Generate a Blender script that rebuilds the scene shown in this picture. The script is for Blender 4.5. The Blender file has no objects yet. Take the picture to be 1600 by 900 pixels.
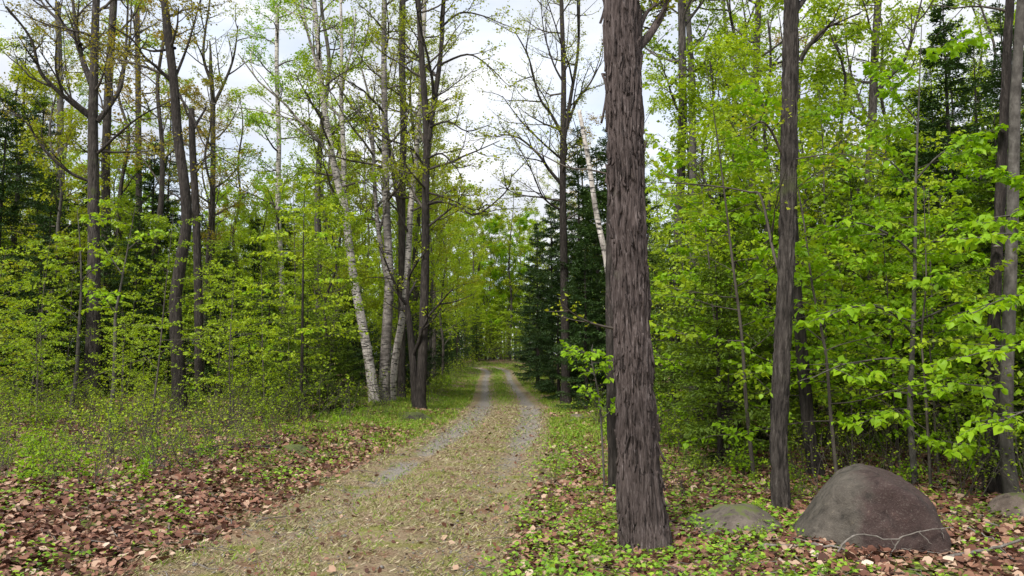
import bpy, math, random
import numpy as np

# ------------------------------------------------------------------ scene, camera, world, sun
S = bpy.context.scene
C = S.collection
CAM_H, FPX, HZ = 1.6, 1186.0, 560.0
PITCH = math.atan((HZ - 450.0) / FPX)
cam_data = bpy.data.cameras.new('camera')
cam = bpy.data.objects.new('camera', cam_data); C.objects.link(cam)
cam.location = (0, 0, CAM_H)
cam.rotation_euler = (math.pi / 2 + PITCH, 0, 0)
cam_data.sensor_width = 36.0
cam_data.lens = 36.0 * FPX / 1600.0
cam_data.clip_end = 3000
S.camera = cam

SUN_EL, SUN_AZ = math.radians(50), math.radians(209)     # azimuth measured clockwise from +Y: behind the camera, to its left
world = bpy.data.worlds.new('World'); S.world = world; world.use_nodes = True
wn, wl = world.node_tree.nodes, world.node_tree.links
wn.clear()
w_out = wn.new('ShaderNodeOutputWorld'); w_bg = wn.new('ShaderNodeBackground')
w_sky = wn.new('ShaderNodeTexSky'); w_sky.sky_type = 'NISHITA'; w_sky.sun_disc = False
w_sky.sun_elevation = SUN_EL; w_sky.sun_rotation = SUN_AZ
w_tc = wn.new('ShaderNodeTexCoord')
w_map = wn.new('ShaderNodeMapping'); w_map.inputs['Scale'].default_value = (1.0, 1.0, 2.6)
w_noise = wn.new('ShaderNodeTexNoise'); w_noise.inputs['Scale'].default_value = 3.2
w_noise.inputs['Detail'].default_value = 7; w_noise.inputs['Roughness'].default_value = 0.55
w_ramp = wn.new('ShaderNodeValToRGB')
w_ramp.color_ramp.elements[0].position = 0.33; w_ramp.color_ramp.elements[0].color = (0.66, 0.66, 0.66, 1)
w_ramp.color_ramp.elements[1].position = 0.56; w_ramp.color_ramp.elements[1].color = (1, 1, 1, 1)
w_n2 = wn.new('ShaderNodeTexNoise'); w_n2.inputs['Scale'].default_value = 5.0; w_n2.inputs['Detail'].default_value = 6
w_cl = wn.new('ShaderNodeValToRGB')
w_cl.color_ramp.elements[0].position = 0.30; w_cl.color_ramp.elements[0].color = (2.05, 2.19, 2.5, 1)
w_cl.color_ramp.elements[1].position = 0.66; w_cl.color_ramp.elements[1].color = (3.2, 3.23, 3.3, 1)
w_mix = wn.new('ShaderNodeMix'); w_mix.data_type = 'RGBA'
wl.new(w_tc.outputs['Generated'], w_map.inputs['Vector'])
wl.new(w_map.outputs['Vector'], w_noise.inputs['Vector']); wl.new(w_map.outputs['Vector'], w_n2.inputs['Vector'])
wl.new(w_noise.outputs['Fac'], w_ramp.inputs['Fac']); wl.new(w_n2.outputs['Fac'], w_cl.inputs['Fac'])
wl.new(w_ramp.outputs['Color'], w_mix.inputs['Factor'])
wl.new(w_sky.outputs['Color'], w_mix.inputs['A']); wl.new(w_cl.outputs['Color'], w_mix.inputs['B'])
wl.new(w_mix.outputs['Result'], w_bg.inputs['Color']); w_bg.inputs['Strength'].default_value = 0.10
wl.new(w_bg.outputs['Background'], w_out.inputs['Surface'])

sun_data = bpy.data.lights.new('sun', 'SUN'); sun_data.energy = 1.5; sun_data.angle = math.radians(14)
sun_data.color = (1.0, 0.96, 0.90)
sun = bpy.data.objects.new('sun', sun_data); C.objects.link(sun)
sun.rotation_euler = (math.pi / 2 - SUN_EL, 0, math.pi - SUN_AZ)

S.view_settings.view_transform = 'Standard'; S.view_settings.look = 'None'
S.view_settings.gamma = 1.0; S.view_settings.use_curve_mapping = False
S.view_settings.exposure = 1.82
S.cycles.max_bounces = 7; S.cycles.diffuse_bounces = 4; S.cycles.transmission_bounces = 5
S.cycles.glossy_bounces = 2; S.cycles.transparent_max_bounces = 4
S.cycles.caustics_reflective = False; S.cycles.caustics_refractive = False
S.cycles.sample_clamp_indirect = 4.0
S.cycles.use_denoising = True

# ------------------------------------------------------------------ helpers
Z = np.array([0., 0., 1.])
def unit(v):
    v = np.asarray(v, float)
    return v / np.maximum(np.linalg.norm(v, axis=-1, keepdims=True), 1e-9)

def PX(px, py, depth):
    """world point seen at (px, py) of the 1600 x 900 photograph at distance depth along +Y"""
    f = np.array([0, math.cos(PITCH), math.sin(PITCH)]); u = np.array([0, -math.sin(PITCH), math.cos(PITCH)])
    d = f * FPX + np.array([1., 0, 0]) * (px - 800) + u * (450 - py)
    return np.array([0, 0, CAM_H]) + d * (depth / d[1])

def _hash(ix, iy, iz, seed):
    h = (ix.astype(np.int64) * 374761393 + iy.astype(np.int64) * 668265263 + iz.astype(np.int64) * 2147483647 + seed * 1274126177) & 0xffffffff
    h = ((h ^ (h >> 13)) * 1274126177) & 0xffffffff
    h = h ^ (h >> 16)
    return (h & 0xffffff) / float(0xffffff)

def vnoise(p, seed=0):
    p = np.atleast_2d(np.asarray(p, float))
    i = np.floor(p); f = p - i; f = f * f * (3 - 2 * f)
    out = 0
    for dx in (0, 1):
        for dy in (0, 1):
            for dz in (0, 1):
                w = (f[:, 0] if dx else 1 - f[:, 0]) * (f[:, 1] if dy else 1 - f[:, 1]) * (f[:, 2] if dz else 1 - f[:, 2])
                out = out + w * _hash(i[:, 0] + dx, i[:, 1] + dy, i[:, 2] + dz, seed)
    return out

def fbm(p, seed=0, octv=4):
    p = np.atleast_2d(np.asarray(p, float)); a, t, s = 0.5, 0, 0
    for k in range(octv):
        t = t + a * vnoise(p * 2 ** k, seed + k * 17); s += a; a *= 0.5
    return t / s

def n2(x, y, sc, seed, octv=3):
    x = np.asarray(x, float).ravel(); y = np.asarray(y, float).ravel()
    return fbm(np.stack([x * sc, y * sc, np.full_like(x, 0.37)], 1), seed, octv)

def sstep(a, b, x):
    t = np.clip((x - a) / (b - a), 0, 1); return t * t * (3 - 2 * t)

# ------------------------------------------------------------------ the lie of the land
RY = np.array([-8, 0, 3, 5.9, 8.25, 12.65, 17.25, 23.7, 32, 40, 48, 55, 60, 64, 66])
RX = np.array([-2.6, -1.9, -1.6, -1.35, -1.15, -.77, -.44, -.2, -.35, -.65, -.9, -1.0, -1.2, -1.9, -2.6])
PATH = [(x, y) for x, y in zip(RX, RY)] + [(-4.5, 68.3), (-8, 70.2), (-13, 71.5), (-20, 72.5), (-30, 73.2)]
def _dense(path, n=12):
    p = np.array(path, float); out = []
    for i in range(len(p) - 1):
        a, b, c, d = p[max(i - 1, 0)], p[i], p[i + 1], p[min(i + 2, len(p) - 1)]
        t = np.linspace(0, 1, n, endpoint=False)[:, None]
        out.append(0.5 * ((2 * b) + (-a + c) * t + (2 * a - 5 * b + 4 * c - d) * t ** 2 + (-a + 3 * b - 3 * c + d) * t ** 3))
    return np.concatenate(out + [p[-1:]])
CENT = _dense(PATH)
CT = unit(np.gradient(CENT, axis=0))
def lateral(x, y):
    """signed distance from the middle of the track (right is positive)"""
    x = np.asarray(x, float).ravel(); y = np.asarray(y, float).ravel()
    out = np.empty_like(x)
    for s in range(0, len(x), 20000):
        q = np.stack([x[s:s + 20000], y[s:s + 20000]], 1)
        d2 = ((q[:, None, :] - CENT[None]) ** 2).sum(2)
        k = d2.argmin(1); v = q - CENT[k]; t = CT[k]
        out[s:s + 20000] = np.sqrt(d2[np.arange(len(k)), k]) * np.sign(v[:, 0] * t[:, 1] - v[:, 1] * t[:, 0])
    return out

def height(x, y):
    x = np.asarray(x, float).ravel(); y = np.asarray(y, float).ravel()
    g = np.where(y > 22, 0.00044 * np.clip(y - 22, 0, 55) ** 2, 0)
    t = lateral(x, y)
    off = sstep(1.4, 3.2, np.abs(t))
    bank = np.where(t < 0, 0.20 * sstep(1.7, 3.6, -t) + 0.25 * sstep(4, 14, -t), 0.10 * sstep(1.6, 4, t))
    bumps = (n2(x, y, 0.35, 5) - 0.5) * 0.35 * off + (n2(x, y, 1.6, 8) - 0.5) * (0.03 + 0.10 * off)
    rut = 0.025 * np.exp(-(t / .4) ** 2) - 0.055 * np.exp(-((np.abs(t) - 0.78) / 0.26) ** 2)
    return g + bank + bumps + rut

def H(x, y): return float(height([x], [y])[0])
def ground_at(px, py):
    """where the ray through a pixel meets the ground"""
    lo = 3.0
    for d in np.arange(3.0, 120, 0.1):
        p = PX(px, py, d)
        if p[2] < H(p[0], p[1]): return np.array([p[0], p[1], H(p[0], p[1])])
    return PX(px, py, 60)

# ------------------------------------------------------------------ mesh building
def mesh_np(name, verts, faces, mat=None, attrs=None, smooth=False):
    """faces: (n, k) array of one polygon size, or a list of such arrays"""
    me = bpy.data.meshes.new(name)
    verts = np.asarray(verts, np.float32)
    if not isinstance(faces, list): faces = [faces]
    faces = [np.asarray(f, np.int32) for f in faces if len(f)]
    me.vertices.add(len(verts)); me.vertices.foreach_set('co', verts.ravel())
    loops = np.concatenate([f.ravel() for f in faces]); tot = np.concatenate([np.full(len(f), f.shape[1], np.int32) for f in faces])
    start = np.concatenate([[0], np.cumsum(tot)[:-1]]).astype(np.int32)
    me.loops.add(len(loops)); me.loops.foreach_set('vertex_index', loops)
    me.polygons.add(len(tot)); me.polygons.foreach_set('loop_start', start); me.polygons.foreach_set('loop_total', tot)
    if smooth: me.polygons.foreach_set('use_smooth', np.ones(len(tot), bool))
    for k, v in (attrs or {}).items():
        a = me.attributes.new(k, 'FLOAT', 'POINT'); a.data.foreach_set('value', np.asarray(v, np.float32))
    me.update(calc_edges=True)
    if mat: me.materials.append(mat)
    return me

def obj(name, me, parent=None, loc=None):
    o = bpy.data.objects.new(name, me); C.objects.link(o)
    if parent is not None: o.parent = parent
    if loc is not None: o.location = loc
    return o

def thing(name, label, cat, loc=(0, 0, 0), rz=0.0, sc=1.0, group=None):
    o = bpy.data.objects.new(name, None); C.objects.link(o)
    o.empty_display_size = 0.2
    o.location = loc; o.rotation_euler = (0, 0, rz); o.scale = (sc, sc, sc)
    o['label'] = label; o['category'] = cat
    if group: o['group'] = group
    return o

def tag(o, label, cat, group=None):
    o['label'] = label; o['category'] = cat
    if group: o['group'] = group
    return o

class Tubes:
    def __init__(s): s.v = []; s.f = []; s.n = 0
    def tube(s, pts, rad, sides=6, cap=True):
        pts = np.asarray(pts, float); rad = np.asarray(rad, float); n = len(pts)
        t = unit(np.gradient(pts, axis=0)); m = unit(pts[-1] - pts[0])
        ref = np.array([1., 0, 0]) if abs(m[0]) < 0.7 else np.array([0, 0, 1.])
        a = unit(np.cross(t, ref)); b = np.cross(t, a)
        th = np.arange(sides) / sides * 2 * math.pi
        ring = pts[:, None] + rad[:, None, None] * (np.cos(th)[None, :, None] * a[:, None] + np.sin(th)[None, :, None] * b[:, None])
        base = s.n
        i = (np.arange(n - 1)[:, None] * sides + np.arange(sides)[None]).ravel()
        j = (np.arange(n - 1)[:, None] * sides + (np.arange(sides)[None] + 1) % sides).ravel()
        s.f.append(np.stack([i, i + sides, j + sides, j], 1)[:, ::-1] + base)
        s.v.append(ring.reshape(-1, 3)); s.n += n * sides
    def mesh(s, name, mat, smooth=True):
        return mesh_np(name, np.concatenate(s.v), np.concatenate(s.f), mat, smooth=smooth)

LEAF2 = (np.array([[0, 0, 0], [-.34, .48, .10], [0, 1, -.06], [.34, .48, .10]], float), np.array([[0, 2, 1], [0, 3, 2]]))
LEAF8 = (np.array([[0, 0, 0], [-.27, .25, .05], [-.31, .55, .07], [0, 1.05, -.16], [.31, .55, .07], [.27, .25, .05], [0, .30, -.01], [0, .62, -.03]], float),
         np.array([[0, 6, 1], [1, 6, 2], [2, 6, 7], [2, 7, 3], [0, 5, 6], [5, 4, 6], [4, 7, 6], [4, 3, 7]]))
class Leaves:
    def __init__(s): s.p = []; s.a = []; s.n = []; s.s = []; s.w = []
    def add(s, p, a, n, sc, w=1.0):
        p = np.atleast_2d(p); k = len(p)
        s.p.append(p); s.a.append(np.broadcast_to(a, (k, 3))); s.n.append(np.broadcast_to(n, (k, 3)))
        s.s.append(np.broadcast_to(sc, (k,)).astype(float)); s.w.append(np.broadcast_to(w, (k,)).astype(float))
    def arrays(s):
        p = np.concatenate(s.p); a = unit(np.concatenate(s.a)); n = np.concatenate(s.n)
        side = unit(np.cross(a, n)); n = np.cross(side, a)
        return p, side, a, n, np.concatenate(s.s), np.concatenate(s.w)
    def count(s): return sum(len(x) for x in s.p)
    def mesh(s, name, mat, tmpl=LEAF2, keep=None, rng=None):
        p, side, a, n, sc, w = s.arrays()
        if keep is not None: p, side, a, n, sc, w = (x[keep] for x in (p, side, a, n, sc, w))
        tv, tf = tmpl; k = len(tv)
        v = p[:, None] + sc[:, None, None] * (tv[None, :, 0, None] * w[:, None, None] * side[:, None] + tv[None, :, 1, None] * a[:, None] + tv[None, :, 2, None] * n[:, None])
        f = (np.arange(len(p)) * k)[:, None, None] + tf[None]
        rng = rng or np.random.default_rng(len(p))
        r = np.repeat(rng.random(len(p)), k)
        return mesh_np(name, v.reshape(-1, 3), f.reshape(-1, tf.shape[1]), mat, {'rnd': r})

# ------------------------------------------------------------------ materials
def new_mat(name):
    m = bpy.data.materials.new(name); m.use_nodes = True
    nt = m.node_tree; nt.nodes.clear()
    out = nt.nodes.new('ShaderNodeOutputMaterial')
    return m, nt.nodes, nt.links, out
def ramp(N, stops):
    r = N.new('ShaderNodeValToRGB'); e = r.color_ramp.elements
    while len(e) < len(stops): e.new(0.5)
    for i, (p, c) in enumerate(stops): e[i].position = p; e[i].color = (*c, 1) if len(c) == 3 else c
    return r
def noise(N, L, vec, scale, detail=4, rough=0.55):
    n = N.new('ShaderNodeTexNoise'); n.inputs['Scale'].default_value = scale; n.inputs['Detail'].default_value = detail
    n.inputs['Roughness'].default_value = rough
    if vec is not None: L.new(vec, n.inputs['Vector'])
    return n
def mapping(N, L, src, scale):
    m = N.new('ShaderNodeMapping'); m.inputs['Scale'].default_value = scale; L.new(src, m.inputs['Vector']); return m.outputs['Vector']
def mixc(N, L, fac, a, b, blend='MIX'):
    m = N.new('ShaderNodeMix'); m.data_type = 'RGBA'; m.blend_type = blend
    for s, v in (('Factor', fac), ('A', a), ('B', b)):
        if hasattr(v, 'links'): L.new(v, m.inputs[s])
        elif s == 'Factor': m.inputs[s].default_value = v
        else: m.inputs[s].default_value = (*v, 1)
    return m.outputs['Result']

def leaf_mat(name, stops, trans=0.45, rough=0.5, spec=0.25, tmul=(1.2, 1.15, 0.5), ow=.4):
    m, N, L, out = new_mat(name)
    at = N.new('ShaderNodeAttribute'); at.attribute_name = 'rnd'
    oi = N.new('ShaderNodeObjectInfo')
    ad = N.new('ShaderNodeMath'); ad.operation = 'MULTIPLY_ADD'; L.new(oi.outputs['Random'], ad.inputs[0]); ad.inputs[1].default_value = ow
    mu = N.new('ShaderNodeMath'); mu.operation = 'MULTIPLY'; L.new(at.outputs['Fac'], mu.inputs[0]); mu.inputs[1].default_value = 1 - ow
    L.new(mu.outputs[0], ad.inputs[2])
    r = ramp(N, stops); L.new(ad.outputs[0], r.inputs['Fac'])
    p = N.new('ShaderNodeBsdfPrincipled'); L.new(r.outputs['Color'], p.inputs['Base Color'])
    p.inputs['Roughness'].default_value = rough; p.inputs['Specular IOR Level'].default_value = spec
    t = N.new('ShaderNodeBsdfTranslucent')
    L.new(mixc(N, L, 1.0, r.outputs['Color'], tmul, 'MULTIPLY'), t.inputs['Color'])
    mx = N.new('ShaderNodeMixShader'); mx.inputs[0].default_value = trans
    L.new(p.outputs[0], mx.inputs[1]); L.new(t.outputs[0], mx.inputs[2]); L.new(mx.outputs[0], out.inputs['Surface'])
    return m

M = {}
M['lime'] = leaf_mat('leaf_lime', [(0, (.19, .30, .012)), (.4, (.28, .41, .014)), (.75, (.37, .49, .02)), (1, (.46, .54, .035))])
M['green'] = leaf_mat('leaf_green', [(0, (.12, .205, .010)), (.5, (.215, .325, .012)), (1, (.32, .43, .02))])
M['fresh'] = leaf_mat('leaf_fresh', [(0, (.17, .32, .010)), (.5, (.25, .44, .013)), (1, (.35, .51, .022))], trans=0.48)
M['bronze'] = leaf_mat('leaf_bronze', [(0, (.19, .17, .02)), (.5, (.28, .26, .025)), (.8, (.33, .22, .03)), (1, (.36, .17, .04))])
M['olive'] = leaf_mat('leaf_olive', [(0, (.19, .24, .012)), (.6, (.30, .37, .014)), (1, (.38, .37, .025))])
M['fir'] = leaf_mat('needle_fir', [(0, (.020, .046, .014)), (.6, (.042, .085, .020)), (1, (.09, .15, .03))], trans=0.15, rough=.45)
M['hemlock'] = leaf_mat('needle_hemlock', [(0, (.06, .11, .014)), (.6, (.12, .19, .018)), (1, (.20, .28, .025))], trans=0.3)
M['cover'] = leaf_mat('leaf_cover', [(0, (.10, .21, .018)), (.5, (.18, .34, .025)), (1, (.32, .45, .04))], trans=0.3, ow=0)
M['grass'] = leaf_mat('grass_blade', [(0, (.11, .20, .018)), (.5, (.19, .33, .025)), (.85, (.30, .36, .05)), (1, (.40, .34, .14))], trans=0.3, ow=0)
M['straw'] = leaf_mat('straw', [(0, (.16, .10, .065)), (.3, (.27, .20, .12)), (.6, (.37, .30, .18)), (.8, (.29, .30, .10)), (1, (.52, .44, .32))], trans=0.15, tmul=(1, 1, 1), ow=0)
M['litter'] = leaf_mat('fallen_leaf', [(0, (.045, .022, .015)), (.25, (.11, .048, .032)), (.5, (.195, .088, .055)), (.74, (.29, .16, .105)), (.92, (.42, .29, .20)), (1, (.60, .49, .38))], trans=0.06, tmul=(1, 1, 1), rough=.65, ow=.08)

def bark_mat(name, stops, vscale=(9, 9, 1.6), bump=1.0, moss=None, dist=0.045, fine=1.0, deep=1.0):
    m, N, L, out = new_mat(name)
    tc = N.new('ShaderNodeTexCoord')
    v = mapping(N, L, tc.outputs['Object'], vscale)
    n1 = noise(N, L, v, 3.0 * fine, 6, 0.65); n2_ = noise(N, L, tc.outputs['Object'], 1.3, 3)
    r = ramp(N, stops); L.new(n1.outputs['Fac'], r.inputs['Fac'])
    var = ramp(N, [(0.3, (.72, .72, .72)), (.7, (1.2, 1.2, 1.2))]); L.new(n2_.outputs['Fac'], var.inputs['Fac'])
    col = mixc(N, L, 1.0, r.outputs['Color'], var.outputs['Color'], 'MULTIPLY')
    if moss:
        n3 = noise(N, L, tc.outputs['Object'], 2.6, 5, .6); mr = ramp(N, [(moss[1], (0, 0, 0)), (moss[1] + .12, (.8, .8, .8))]); L.new(n3.outputs['Fac'], mr.inputs['Fac'])
        col = mixc(N, L, mr.outputs['Color'], col, moss[0])
    p = N.new('ShaderNodeBsdfPrincipled'); L.new(col, p.inputs['Base Color']); p.inputs['Roughness'].default_value = .85
    p.inputs['Specular IOR Level'].default_value = .2
    b = N.new('ShaderNodeBump'); b.inputs['Strength'].default_value = bump; b.inputs['Distance'].default_value = dist
    L.new(n1.outputs['Fac'], b.inputs['Height']); L.new(b.outputs['Normal'], p.inputs['Normal'])
    L.new(p.outputs[0], out.inputs['Surface'])
    return m
M['bark'] = bark_mat('bark_grey', [(.34, (.012, .010, .008)), (.48, (.050, .042, .036)), (.62, (.085, .073, .063)), (.74, (.17, .150, .132))], moss=((.075, .085, .035), .60))
M['bark_dark'] = bark_mat('bark_dark', [(.32, (.013, .011, .009)), (.55, (.045, .037, .032)), (.75, (.10, .088, .076))])
M['bark_old'] = bark_mat('bark_old', [(.34, (.022, .016, .014)), (.46, (.070, .053, .048)), (.58, (.105, .083, .077)), (.72, (.21, .178, .168))], vscale=(15, 15, 1.5), bump=1.0, fine=1.5, dist=.02, moss=((.085, .085, .06), .62))
M['bark_smooth'] = bark_mat('bark_smooth', [(.3, (.042, .037, .031)), (.5, (.082, .074, .064)), (.75, (.15, .138, .12))], vscale=(5, 5, 3), bump=.4)
M['twig'] = bark_mat('twig', [(.3, (.045, .037, .030)), (.6, (.10, .085, .07)), (.8, (.16, .14, .12))], bump=.2)
M['deadwood'] = bark_mat('deadwood', [(.3, (.085, .074, .062)), (.55, (.17, .15, .13)), (.8, (.28, .255, .23))], bump=.3, dist=.008)
def birch_mat(name, white=(.54, .51, .475), dark_amt=.0):
    m, N, L, out = new_mat(name)
    tc = N.new('ShaderNodeTexCoord')
    n1 = noise(N, L, mapping(N, L, tc.outputs['Object'], (2.2, 2.2, 10)), 2.2, 4, .6)
    n2_ = noise(N, L, tc.outputs['Object'], 1.5, 5, .6); n3 = noise(N, L, mapping(N, L, tc.outputs['Object'], (8, 8, 2.5)), 3, 5, .7)
    r1 = ramp(N, [(.41 + dark_amt * .4, (.025, .021, .018)), (.47 + dark_amt * .4, white)]); L.new(n1.outputs['Fac'], r1.inputs['Fac'])
    r3 = ramp(N, [(.36, (.5, .45, .42)), (.62, (1.05, 1.03, 1.0))]); L.new(n3.outputs['Fac'], r3.inputs['Fac'])
    col = mixc(N, L, 1.0, r1.outputs['Color'], r3.outputs['Color'], 'MULTIPLY')
    r2 = ramp(N, [(.50 - dark_amt, (0, 0, 0)), (.66 - dark_amt, (.85, .85, .85))]); L.new(n2_.outputs['Fac'], r2.inputs['Fac'])
    col = mixc(N, L, r2.outputs['Color'], col, (.085, .072, .062))
    p = N.new('ShaderNodeBsdfPrincipled'); L.new(col, p.inputs['Base Color']); p.inputs['Roughness'].default_value = .7
    b = N.new('ShaderNodeBump'); b.inputs['Strength'].default_value = .4; b.inputs['Distance'].default_value = .02
    L.new(n1.outputs['Fac'], b.inputs['Height']); L.new(b.outputs['Normal'], p.inputs['Normal']); L.new(p.outputs[0], out.inputs['Surface'])
    return m
M['birch'] = birch_mat('bark_birch'); M['birch_old'] = birch_mat('bark_birch_old', (.36, .335, .31), .08)

def rock_mat(name, a, b, speck, moss=0.0, red_shaded=None):
    m, N, L, out = new_mat(name)
    tc = N.new('ShaderNodeTexCoord'); O = tc.outputs['Object']
    n1 = noise(N, L, O, 3.2, 7, .62); n2_ = noise(N, L, O, 75, 5, .7); n3 = noise(N, L, O, 11, 6, .65)
    r1 = ramp(N, [(.34, a), (.66, b)]); L.new(n1.outputs['Fac'], r1.inputs['Fac'])
    col = r1.outputs['Color']
    if red_shaded:
        sx = N.new('ShaderNodeSeparateXYZ'); L.new(O, sx.inputs[0])
        ma = N.new('ShaderNodeMath'); ma.operation = 'MULTIPLY_ADD'; L.new(sx.outputs['X'], ma.inputs[0]); ma.inputs[1].default_value = 1.0
        nm = N.new('ShaderNodeMath'); nm.operation = 'MULTIPLY_ADD'; L.new(n1.outputs['Fac'], nm.inputs[0]); nm.inputs[1].default_value = .8; nm.inputs[2].default_value = -.36
        L.new(nm.outputs[0], ma.inputs[2])
        rr = ramp(N, [(0.0, (0, 0, 0)), (.14, (.85, .85, .85))]); L.new(ma.outputs[0], rr.inputs['Fac'])
        col = mixc(N, L, rr.outputs['Color'], col, red_shaded)  # reddish half; its darker tone also paints in the shaded side
    r2 = ramp(N, [(.55, (0, 0, 0)), (.72, (.55, .55, .55))]); L.new(n2_.outputs['Fac'], r2.inputs['Fac'])
    col = mixc(N, L, r2.outputs['Color'], col, speck)
    r4 = ramp(N, [(.32, (.42, .42, .42)), (.46, (.85, .85, .85)), (.60, (1.0, 1.0, 1.0)), (.70, (1.5, 1.48, 1.4))]); L.new(n3.outputs['Fac'], r4.inputs['Fac'])
    col = mixc(N, L, 1.0, col, r4.outputs['Color'], 'MULTIPLY')
    if moss > 0:
        g = N.new('ShaderNodeNewGeometry'); sz = N.new('ShaderNodeSeparateXYZ'); L.new(g.outputs['Normal'], sz.inputs[0])
        mm = N.new('ShaderNodeMath'); mm.operation = 'MULTIPLY'; L.new(sz.outputs['Z'], mm.inputs[0]); L.new(n3.outputs['Fac'], mm.inputs[1])
        rm = ramp(N, [(.48 - moss * .3, (0, 0, 0)), (.58 - moss * .3, (.9, .9, .9))]); L.new(mm.outputs[0], rm.inputs['Fac'])
        col = mixc(N, L, rm.outputs['Color'], col, (.085, .105, .025))
    p = N.new('ShaderNodeBsdfPrincipled'); L.new(col, p.inputs['Base Color']); p.inputs['Roughness'].default_value = .8
    p.inputs['Specular IOR Level'].default_value = .3
    b = N.new('ShaderNodeBump'); b.inputs['Strength'].default_value = .55; b.inputs['Distance'].default_value = .012
    L.new(n2_.outputs['Fac'], b.inputs['Height'])
    b2 = N.new('ShaderNodeBump'); b2.inputs['Strength'].default_value = .5; b2.inputs['Distance'].default_value = .03
    L.new(n3.outputs['Fac'], b2.inputs['Height']); L.new(b.outputs['Normal'], b2.inputs['Normal'])
    L.new(b2.outputs['Normal'], p.inputs['Normal']); L.new(p.outputs[0], out.inputs['Surface'])
    return m
M['boulder'] = rock_mat('boulder_granite', (.045, .038, .030), (.125, .108, .088), (.20, .175, .145), red_shaded=(.043, .023, .021))
M['mossrock'] = rock_mat('rock_mossy', (.07, .055, .045), (.17, .14, .115), (.26, .23, .2), moss=.22)
M['mossdark'] = rock_mat('rock_dark_mossy', (.03, .025, .02), (.08, .066, .052), (.13, .12, .10), moss=.55)
M['stone'] = rock_mat('stone_brown', (.11, .08, .065), (.23, .18, .15), (.32, .28, .25), moss=.12)
M['gravel'] = rock_mat('gravel_grey', (.12, .108, .098), (.28, .258, .235), (.42, .39, .36))

def ground_mat():
    m, N, L, out = new_mat('forest_floor_litter')
    tc = N.new('ShaderNodeTexCoord'); O = tc.outputs['Object']
    vo = N.new('ShaderNodeTexVoronoi'); vo.inputs['Scale'].default_value = 13; vo.inputs['Randomness'].default_value = 1
    nz = noise(N, L, O, 9, 3); L.new(mixc(N, L, .12, O, nz.outputs['Color'], 'ADD'), vo.inputs['Vector'])
    sc = N.new('ShaderNodeSeparateColor'); L.new(vo.outputs['Color'], sc.inputs[0])
    r = ramp(N, [(0, (.055, .026, .018)), (.35, (.14, .068, .046)), (.65, (.24, .135, .095)), (.9, (.34, .21, .15)), (1, (.48, .35, .27))]); L.new(sc.outputs[0], r.inputs['Fac'])
    n1 = noise(N, L, O, 1.1, 5, .6); mr = ramp(N, [(.44, (0, 0, 0)), (.60, (.9, .9, .9))]); L.new(n1.outputs['Fac'], mr.inputs['Fac'])
    n3 = noise(N, L, O, 24, 4, .7); mc = ramp(N, [(.3, (.045, .065, .014)), (.7, (.13, .20, .022))]); L.new(n3.outputs['Fac'], mc.inputs['Fac'])
    col = mixc(N, L, mr.outputs['Color'], r.outputs['Color'], mc.outputs['Color'])
    rd = ramp(N, [(.02, (1, 1, 1)), (.09, (.45, .45, .45))]); L.new(vo.outputs['Distance'], rd.inputs['Fac'])
    p = N.new('ShaderNodeBsdfPrincipled'); L.new(col, p.inputs['Base Color']); p.inputs['Roughness'].default_value = .9
    p.inputs['Specular IOR Level'].default_value = .15
    b = N.new('ShaderNodeBump'); b.inputs['Strength'].default_value = .8; b.inputs['Distance'].default_value = .03
    L.new(sc.outputs[1], b.inputs['Height']); L.new(b.outputs['Normal'], p.inputs['Normal']); L.new(p.outputs[0], out.inputs['Surface'])
    return m
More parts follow.
